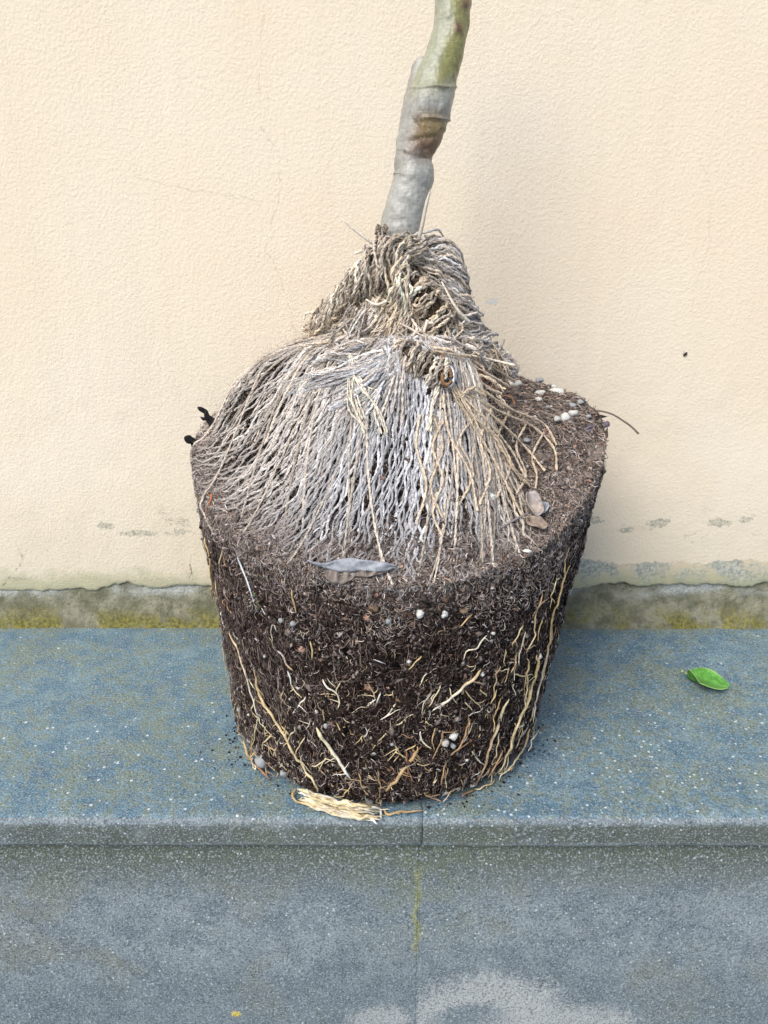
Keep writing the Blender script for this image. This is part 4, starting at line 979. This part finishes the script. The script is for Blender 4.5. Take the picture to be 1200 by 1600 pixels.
# stiff ends sticking out of the collar, one by one
for a in ([(534, 342, .62), (552, 358, .622), (582, 380, .626)], [(692, 378, .65), (705, 385, .648), (716, 396, .646)], [(700, 395, .648), (718, 415, .645), (728, 428, .645)], [(745, 556, .63), (780, 565, .628), (805, 571, .626)],
          [(716, 530, .62), (740, 532, .618), (760, 526, .618)], [(470, 514, .642), (482, 514, .642), (492, 506, .640)], [(475, 500, .642), (478, 490, .642), (490, 488, .64)], [(555, 396, .62), (572, 390, .62), (590, 388, .622)],
          [(770, 575, .64), (790, 588, .64), (800, 602, .64)], [(605, 470, .60), (588, 476, .60), (572, 468, .604)], [(668, 500, .60), (662, 520, .598), (656, 545, .598)], [(690, 440, .606), (712, 480, .600), (735, 505, .604)], [(665, 395, .645), (671, 383, .645), (673, 372, .645)]):
    tb = Tubes(); P = resample(np.array([at(*q) for q in a]), n=14); m_ = len(P)
    tb.tube(P, np.linspace(.0014, .0007, m_)[::random.choice([1, -1])], PLE * random.uniform(.95, 1.2), 6); tb.build('loose_end', JUTE, tree)
# wire ring
tb = Tubes(); c0 = at(702, 588, hit(702, 592)[1] - .012)
P = np.array([c0 + np.array([math.cos(a) * .0034, math.sin(a) * .003, math.sin(a) * .0066]) for a in np.linspace(-2.2, 1.9, 26)])
tb.tube(P, .00125, (.5, .5, .5), 8); tb.build('wire_ring', WIRE, tree)['label'] = 'bright galvanised wire ring closing the tie'
tb = Tubes(); c0 = at(698, 588, hit(698, 592)[1] - .010)
for k in range(5):
    P = np.array([c0 + np.array([math.cos(a) * .0042, -.001 * k + math.sin(a) * .003, math.sin(a) * .0066]) * (1 - .06 * k) for a in np.linspace(0, 5.8, 24)]); tb.cord(P, .0012, np.array([.26, .15, .08]), step=.0012)
tb.build('rusty_loop', JUTE, tree)
for c0, r_ in ((hit(789, 638, .005), .0065), (at(684, 558, hit(684, 562)[1] - .006), .004)):
    tb = Tubes(); P = np.array([c0 + np.array([math.cos(a) * r_, math.sin(a) * .002, math.sin(a) * r_ * .8]) for a in np.linspace(-.4, 3.8, 18)]); tb.cord(P, .0012, np.array([.27, .16, .10]), step=.0012); tb.build('rusty_loop', JUTE, tree)

# fuzz: fine hairs standing off the cords
fp = []; fc = []
for P, c in fuzz_src:
    for p in P: fp.append(p); fc.append(c)
fp = np.array(fp); fc = np.array(fc); ns = 42000; ii = RNG.integers(0, len(fp), ns)
p0 = fp[ii] + RNG.normal(0, .0006, (ns, 3)); d = RNG.normal(0, 1, (ns, 3)); d[:, 1] -= .5; d /= np.linalg.norm(d, axis=1, keepdims=True); e = RNG.normal(0, 1, (ns, 3)) * .5
L = RNG.gamma(2.5, .0015, ns)[:, None]; t = np.linspace(0, 1, 4)
C = p0[:, None] + d[:, None] * (t[None, :, None] * L[:, None]) + e[:, None] * ((t ** 2)[None, :, None] * L[:, None]) - np.array([0, 0, 1.]) * ((t ** 2)[None, :, None] * L[:, None] * .25)
sd = np.cross(d, RNG.normal(0, 1, (ns, 3))); sd /= np.linalg.norm(sd, axis=1, keepdims=True) + 1e-9; s2 = np.cross(d, sd); W_ = (RNG.uniform(.00009, .0002, ns)[:, None] * (1 - .7 * t)[None])[..., None]
V = np.stack([C + sd[:, None] * W_, C - sd[:, None] * W_ * .5 + s2[:, None] * W_ * .87, C - sd[:, None] * W_ * .5 - s2[:, None] * W_ * .87], 2).reshape(-1, 3)
b = (np.arange(ns) * 12)[:, None] + (np.arange(3) * 3)[None]
F = np.concatenate([np.stack([b + i_, b + (i_ + 1) % 3, b + 3 + (i_ + 1) % 3, b + 3 + i_], -1) for i_ in range(3)]).reshape(-1, 4)
tag(link_mesh('jute_fuzz', V, F, JUTE, tree, np.repeat(np.clip(fc[ii] * 1.15, 0, .8), 12, 0)), kind='stuff')

# bark chip, twig stub and long curved stalk at the right rim
def chip(name, c, ux, uy, uz, col, parent, mat, lab=None, seed=0):
    g_ = np.array([(-1, -.6), (-.4, -1), (.5, -.85), (1, -.3), (.85, .6), (.1, .95), (-.8, .7)]); 
    top_ = [c + ux * a + uy * b_ + uz for a, b_ in g_]; bot = [c + ux * a * 1.03 + uy * b_ * 1.03 - uz for a, b_ in g_]
    V = np.array(top_ + bot); n_ = 7; F4 = np.array([[i, (i + 1) % n_, n_ + (i + 1) % n_, n_ + i] for i in range(n_)])
    o = link_mesh(name, V, [F4, np.arange(n_)[None], (np.arange(n_)[::-1] + n_)[None]], mat, parent, np.array(col), False)
    if lab: o['label'] = lab
    return o
chip('bark_chip', at(736, 592, .612), np.array([.015, .002, .001]), np.array([.002, .006, .008]), np.array([0, -.001, .0012]), (.21, .115, .085), tree, SOIL)
chip('bark_chip', hit(768, 612, .004), np.array([.012, .004, -.003]), np.array([.0, .005, .003]), np.array([0, -.0006, .001]), (.27, .14, .09), tree, SOIL)
tb = Tubes(); tb.tube(resample([hit(914, 674, .002), hit(922, 671, .003), at(935, 667, .655), at(950, 662, .650)], n=16), np.interp(np.linspace(0, 1, 16), [0, .5, 1], [.001, .002, .0027]), (.155, .13, .16), 9)
tb.tube(resample([hit(913, 676, .001), hit(920, 677, .003), at(936, 669, .655)], n=8), .0011, (.2, .18, .2), 6); tb.build('twig_stub', ROOT, tree)['label'] = 'short purplish twig stub sticking out to the right'
tb = Tubes(); P = resample([hit(918, 652, -.002), hit(924, 648, .002), at(936, 642, .690), at(956, 647, .684), at(976, 659, .679), at(988, 668, .676), at(998, 678, .673)], n=40)
tb.tube(P, np.linspace(.0006, .0010, 40), (.17, .13, .11), 6); tb.build('curved_stalk', ROOT, tree)['label'] = 'long thin stalk arching out over the rim'
# ragged crumb hanging at the right rim
tb = Tubes()
for k in range(16):
    a = (928 + RNG.normal(0, 2.5), 690 + RNG.uniform(0, 20)); P = resample([at(a[0] - 7, a[1], .640), at(a[0] + RNG.normal(0, 3), a[1] + RNG.normal(0, 4), .636)], n=4); tb.tube(P, RNG.uniform(.0006, .0016), (.03, .022, .018), 5)
tb.build('peat_shred', SOIL, tree)

# ================================================================== loose things
def leaf(name, outline_fn, n_u, n_v, mat, colfn, thick=.0003, loc=None):
    """outline_fn(u,v)->point; closed shell with thickness"""
    U, Vv = np.meshgrid(np.linspace(0, 1, n_u), np.linspace(-1, 1, n_v), indexing='ij')
    P = np.array([outline_fn(a, b_) for a, b_ in zip(U.ravel(), Vv.ravel())])
    G = P.reshape(n_u, n_v, 3); du = np.gradient(G, axis=0); dv = np.gradient(G, axis=1); Nn = np.cross(du, dv); Nn /= np.linalg.norm(Nn, axis=2, keepdims=True) + 1e-12
    Nn = Nn.reshape(-1, 3); V = np.vstack([P + Nn * thick, P - Nn * thick]); m_ = len(P)
    i, j = np.meshgrid(np.arange(n_u - 1), np.arange(n_v - 1), indexing='ij'); a = (i * n_v + j).ravel(); F1 = np.stack([a, a + n_v, a + n_v + 1, a + 1], 1); F2 = F1[:, ::-1] + m_
    rim = []
    for i in range(n_u - 1): rim += [[i * n_v, (i + 1) * n_v], [(i + 1) * n_v + n_v - 1, i * n_v + n_v - 1]]
    for j in range(n_v - 1): rim += [[j + 1, j], [(n_u - 1) * n_v + j, (n_u - 1) * n_v + j + 1]]
    rim = np.array(rim); F3 = np.stack([rim[:, 0], rim[:, 1], rim[:, 1] + m_, rim[:, 0] + m_], 1)
    C = np.array([colfn(a, b_) for a, b_ in zip(U.ravel(), Vv.ravel())])
    return V, np.vstack([F1, F2, F3[:, ::-1]]), np.vstack([C, C * .9])
# green leaf on the slab: petiole end at left, folded basal edge
A = floor_pt(1074, 1056); Bt = floor_pt(1139, 1076)
axis = (Bt - A); LL = np.linalg.norm(axis); axis /= LL; perp = np.array([-axis[1], axis[0], 0])
def gl(u, v):
    wv = .0175 * math.sin(math.pi * min(1, u ** .8 * .93 + .04)) ** .75 * (1 + .10 * u)
    bend = -.006 * math.sin(u * 2.6)
    p = A + axis * (u * LL) + perp * (bend + v * wv)
    z = .0022 + .007 * (abs(v) ** 2.0) * (.6 + .4 * math.sin(u * 5)) + .0035 * math.sin(u * 3.0) + (.004 * u ** 4) + .0008 * math.sin(v * 9 + u * 7)
    if v < -.35 and u < .42: f_ = (1 - u / .42); p = p + perp * (-(v + .35)) * wv * 1.4 * f_; z += .006 * f_ * min(1, (-.35 - v) * 2)
    return np.array([p[0], p[1], z])
def gc(u, v):
    base = np.array([.085, .27, .045]) * (1 + .25 * v); mid = math.exp(-(v / .05) ** 2) + .4 * math.exp(-((((u * 9 + abs(v) * 2.2) % 1) - .5) / .09) ** 2) * (abs(v) < .85)
    c = base * (1 - .4 * mid) + np.array([.30, .52, .16]) * .4 * mid
    if abs(v) > .95: c = np.array([.34, .55, .20])
    return c
gr = empty('green_leaf', tuple(A[:2]) + (0,)); tag(gr, 'fresh green oval leaf lying on the grey ledge right of the root ball', 'leaf')
V, F, C = leaf('blade', gl, 40, 22, LEAFM, gc); link_mesh('blade', V, F, LEAFM, gr, C)
tb = Tubes(); tb.tube(resample([A + axis * .003 + np.array([0, 0, .003]), A + np.array([-.004, .001, .003]), floor_pt(1068, 1052, .006), floor_pt(1066, 1048, .011)], n=14), np.linspace(.0007, .0016, 14), (.33, .42, .22), 7); tb.build('stalk', LEAFM, gr)

# curled grey brown leaf at the right shoulder
dl = empty('dry_leaf', tuple(hit(833, 805))); tag(dl, 'curled grey brown round leaf with stalk on the right shoulder of the root ball', 'leaf')
def lobe(cx, cy, rx, ry, up, c1, c2, sd, rot=0):
    """a cupped lobe lying on the soil: rx/ry in photo-scale millimetres"""
    c0 = hit(cx, cy, .003); nrm = normal(c0); vx = np.array([1.0, 0, 0]); vx -= nrm * vx.dot(nrm); vx /= np.linalg.norm(vx); vy = np.cross(nrm, vx)
    cr_, sr_ = math.cos(rot), math.sin(rot); ax = vx * cr_ + vy * sr_; ay = -vx * sr_ + vy * cr_
    def fn(u, v):
        w_ = math.sqrt(max(0.0, 1 - (2 * u - 1) ** 2)) ** .9
        r2 = (2 * u - 1) ** 2 + (v * w_) ** 2
        return c0 + ax * ((2 * u - 1) * rx) + ay * (v * w_ * ry) + nrm * (up * r2 + .0012 * math.sin(u * 9 + sd) + .001 * math.sin(v * 6 + sd))
    def cf(u, v):
        t_ = .5 + .5 * math.sin(u * 6 + v * 3 + sd); return np.array(c1) * t_ + np.array(c2) * (1 - t_)
    return leaf('blade', fn, 22, 14, LEAFM, cf, .0003)
for q in ((829, 797, .0065, .0115, .0055, (.33, .30, .29), (.42, .36, .31), 1, .15), (834, 823, .0085, .0048, .004, (.36, .29, .23), (.24, .18, .14), 3, -.3), (843, 797, .005, .006, .003, (.34, .36, .38), (.28, .30, .33), 5, 0)):
    V, F, C = lobe(*q); link_mesh('blade', V, F, LEAFM, dl, C)
tb = Tubes(); tb.tube(resample([hit(780, 826, .002), hit(793, 818, .004), hit(805, 812, .005), hit(818, 807, .006)], n=14), .0009, (.25, .22, .22), 6); tb.build('stalk', ROOT, dl)

# long flat leaf scrap along the front rim: top strip folded over, brown patches hanging below
fl = empty('dry_leaf', tuple(hit(550, 890))); tag(fl, 'long grey withered leaf with pointed ends pressed on the front rim of the soil', 'leaf')
def strip(x0, x1, yc, hh, lift, c1, c2, sd, over=0.0):
    def fn(u, v):
        x = x0 + (x1 - x0) * u; y = yc(u) + v * hh(u)
        p = hit(x, y); d_ = CAM - p; p = p + d_ / np.linalg.norm(d_) * (lift + .0018 * math.sin(u * 17 + sd) * (1 - abs(v)) + over * (1 - v) * .5)
        return p
    def cf(u, v):
        t_ = .5 + .5 * math.sin(u * 23 + sd + 2 * v); return np.array(c1) * t_ + np.array(c2) * (1 - t_)
    return leaf('blade', fn, 50, 7, LEAFM, cf, .0004)
V, F, C = strip(480, 619, lambda u: 884 - 8 * (1 - u) ** 6 + 1.5 * math.sin(u * 9), lambda u: float(np.interp(u, [0, .1, .22, .35, .5, .62, .75, .88, 1], [.8, 2, 4, 9.5, 11, 8, 8.5, 7, .6])), .0062, (.27, .29, .33), (.35, .37, .40), 0, .003); link_mesh('blade', V, F, LEAFM, fl, C)
V, F, C = strip(507, 556, lambda u: 897 + 2 * math.sin(u * 3), lambda u: float(np.interp(u, [0, .1, .3, .55, .75, .9, 1], [2, 8, 13.5, 15, 10, 7, 1])), .0046, (.17, .135, .115), (.27, .235, .205), 2); link_mesh('blade', V, F, LEAFM, fl, C)
V, F, C = strip(556, 605, lambda u: 893, lambda u: float(np.interp(u, [0, .3, .7, 1], [7, 9, 5, 1])), .0046, (.17, .13, .11), (.26, .23, .20), 4); link_mesh('blade', V, F, LEAFM, fl, C)

# black curled scraps on the left rim
def scrap(x, y, w_, h_, lab, sd):
    c0 = at(x, y, .652); e = empty('black_flake', tuple(c0)); tag(e, lab, 'leaf scrap', 'black curled scraps on the left rim')
    def fn(u, v):
        a = v * 1.7 + sd; rr_ = w_ * (1 + .30 * v) * (1 + .15 * math.sin(u * 7 + sd))
        q_ = (u - .5) * h_; return c0 + np.array([math.cos(a) * rr_ + q_ * .55 + .0008 * math.sin(v * 7), q_ * .5, math.sin(a) * rr_ * .9 - q_ * .8 + .001 * math.sin(u * 9 + v * 3)])
    V, F, C = leaf('flake', fn, 10, 14, LEAFM, lambda u, v: np.array([.018, .017, .018]) * (1 + .8 * u), .0004); link_mesh('flake', V, F, LEAFM, e, C)
scrap(321, 654, .0044, .013, 'black curled scrap, uppermost on the left edge of the root ball', .3)
scrap(305, 694, .0036, .011, 'black curled scrap, second from top on the left edge of the root ball', 1.6)
scrap(316, 768, .0026, .010, 'small black scrap, lowest on the left edge of the root ball', 2.6)

na = 520; aa = RNG.uniform(-1.9, 1.9, na); rr_ = .1445 + RNG.gamma(1.1, .008, na); C0 = np.stack([np.sin(aa) * rr_, CB[1] - np.cos(aa) * rr_, np.full(na, .0006)], 1); C0 = C0[C0[:, 1] > E + .012]; na = len(C0)
q = np.array([[1, 0, 0], [-1, 0, 0], [0, 1, 0], [0, -1, 0], [0, 0, 1], [0, 0, -1.0]])[None] * RNG.uniform(.4, 1.4, (na, 6, 1)) * RNG.gamma(2, .00035, na).clip(.0003, .0016)[:, None, None]
tr8 = np.array([[0, 2, 4], [2, 1, 4], [1, 3, 4], [3, 0, 4], [2, 0, 5], [1, 2, 5], [3, 1, 5], [0, 3, 5]])
sp_ = link_mesh('spilled_soil', (C0[:, None] + q).reshape(-1, 3), (np.arange(na)[:, None, None] * 6 + tr8[None]).reshape(-1, 3), SOIL, None, np.repeat(np.array([.05, .037, .03])[None] * RNG.lognormal(0, .5, na)[:, None], 6, 0), False)
tag(sp_, 'fine dark crumbs of soil spilled on the ledge around the foot of the root ball', 'soil', kind='stuff')
# white pebble and smaller chips at the foot of the wall
for q, (x, y, s, lab) in enumerate(((1052, 958, 6.5, 'small white pebble at the foot of the wall to the right'),)):
    p = floor_pt(x, y, .003); o = lump('pebble', p, s * .00075, (.72, .72, .74), None, (1.2, .8, .7), 60 + q); tag(o, lab, 'pebble')
# tiny gnat on the stucco
p = wallpt(1070, 553) + np.array([0, -.0014, 0]); ins = empty('insect', tuple(p)); tag(ins, 'tiny dark fly resting on the stucco wall to the right', 'insect')
tb = Tubes(); tb.tube(np.array([p + np.array([-.0016, 0, -.0022]), p + np.array([-.0006, -.0003, -.0008]), p + np.array([.0006, -.0004, .0008]), p + np.array([.0014, 0, .002])]), [.0005, .001, .001, .0006], (.03, .025, .02), 7); tb.build('body', SOIL, ins)
tb = Tubes()
for k in (-1, 0, 1):
    for s in (-1, 1):
        b0 = p + np.array([.0004, 0, .0006]) * k; tb.tube(np.array([b0, b0 + np.array([.0016 * s, -.0006, -.0006 * s + k * .0004]), b0 + np.array([.0024 * s, .0008, -.0012 * s + k * .0010])]), .00014, (.04, .03, .025), 4)
tb.build('legs', SOIL, ins)
tot = sum(len(o.data.polygons) for o in SC.objects if o.type == 'MESH'); print('polys', tot)
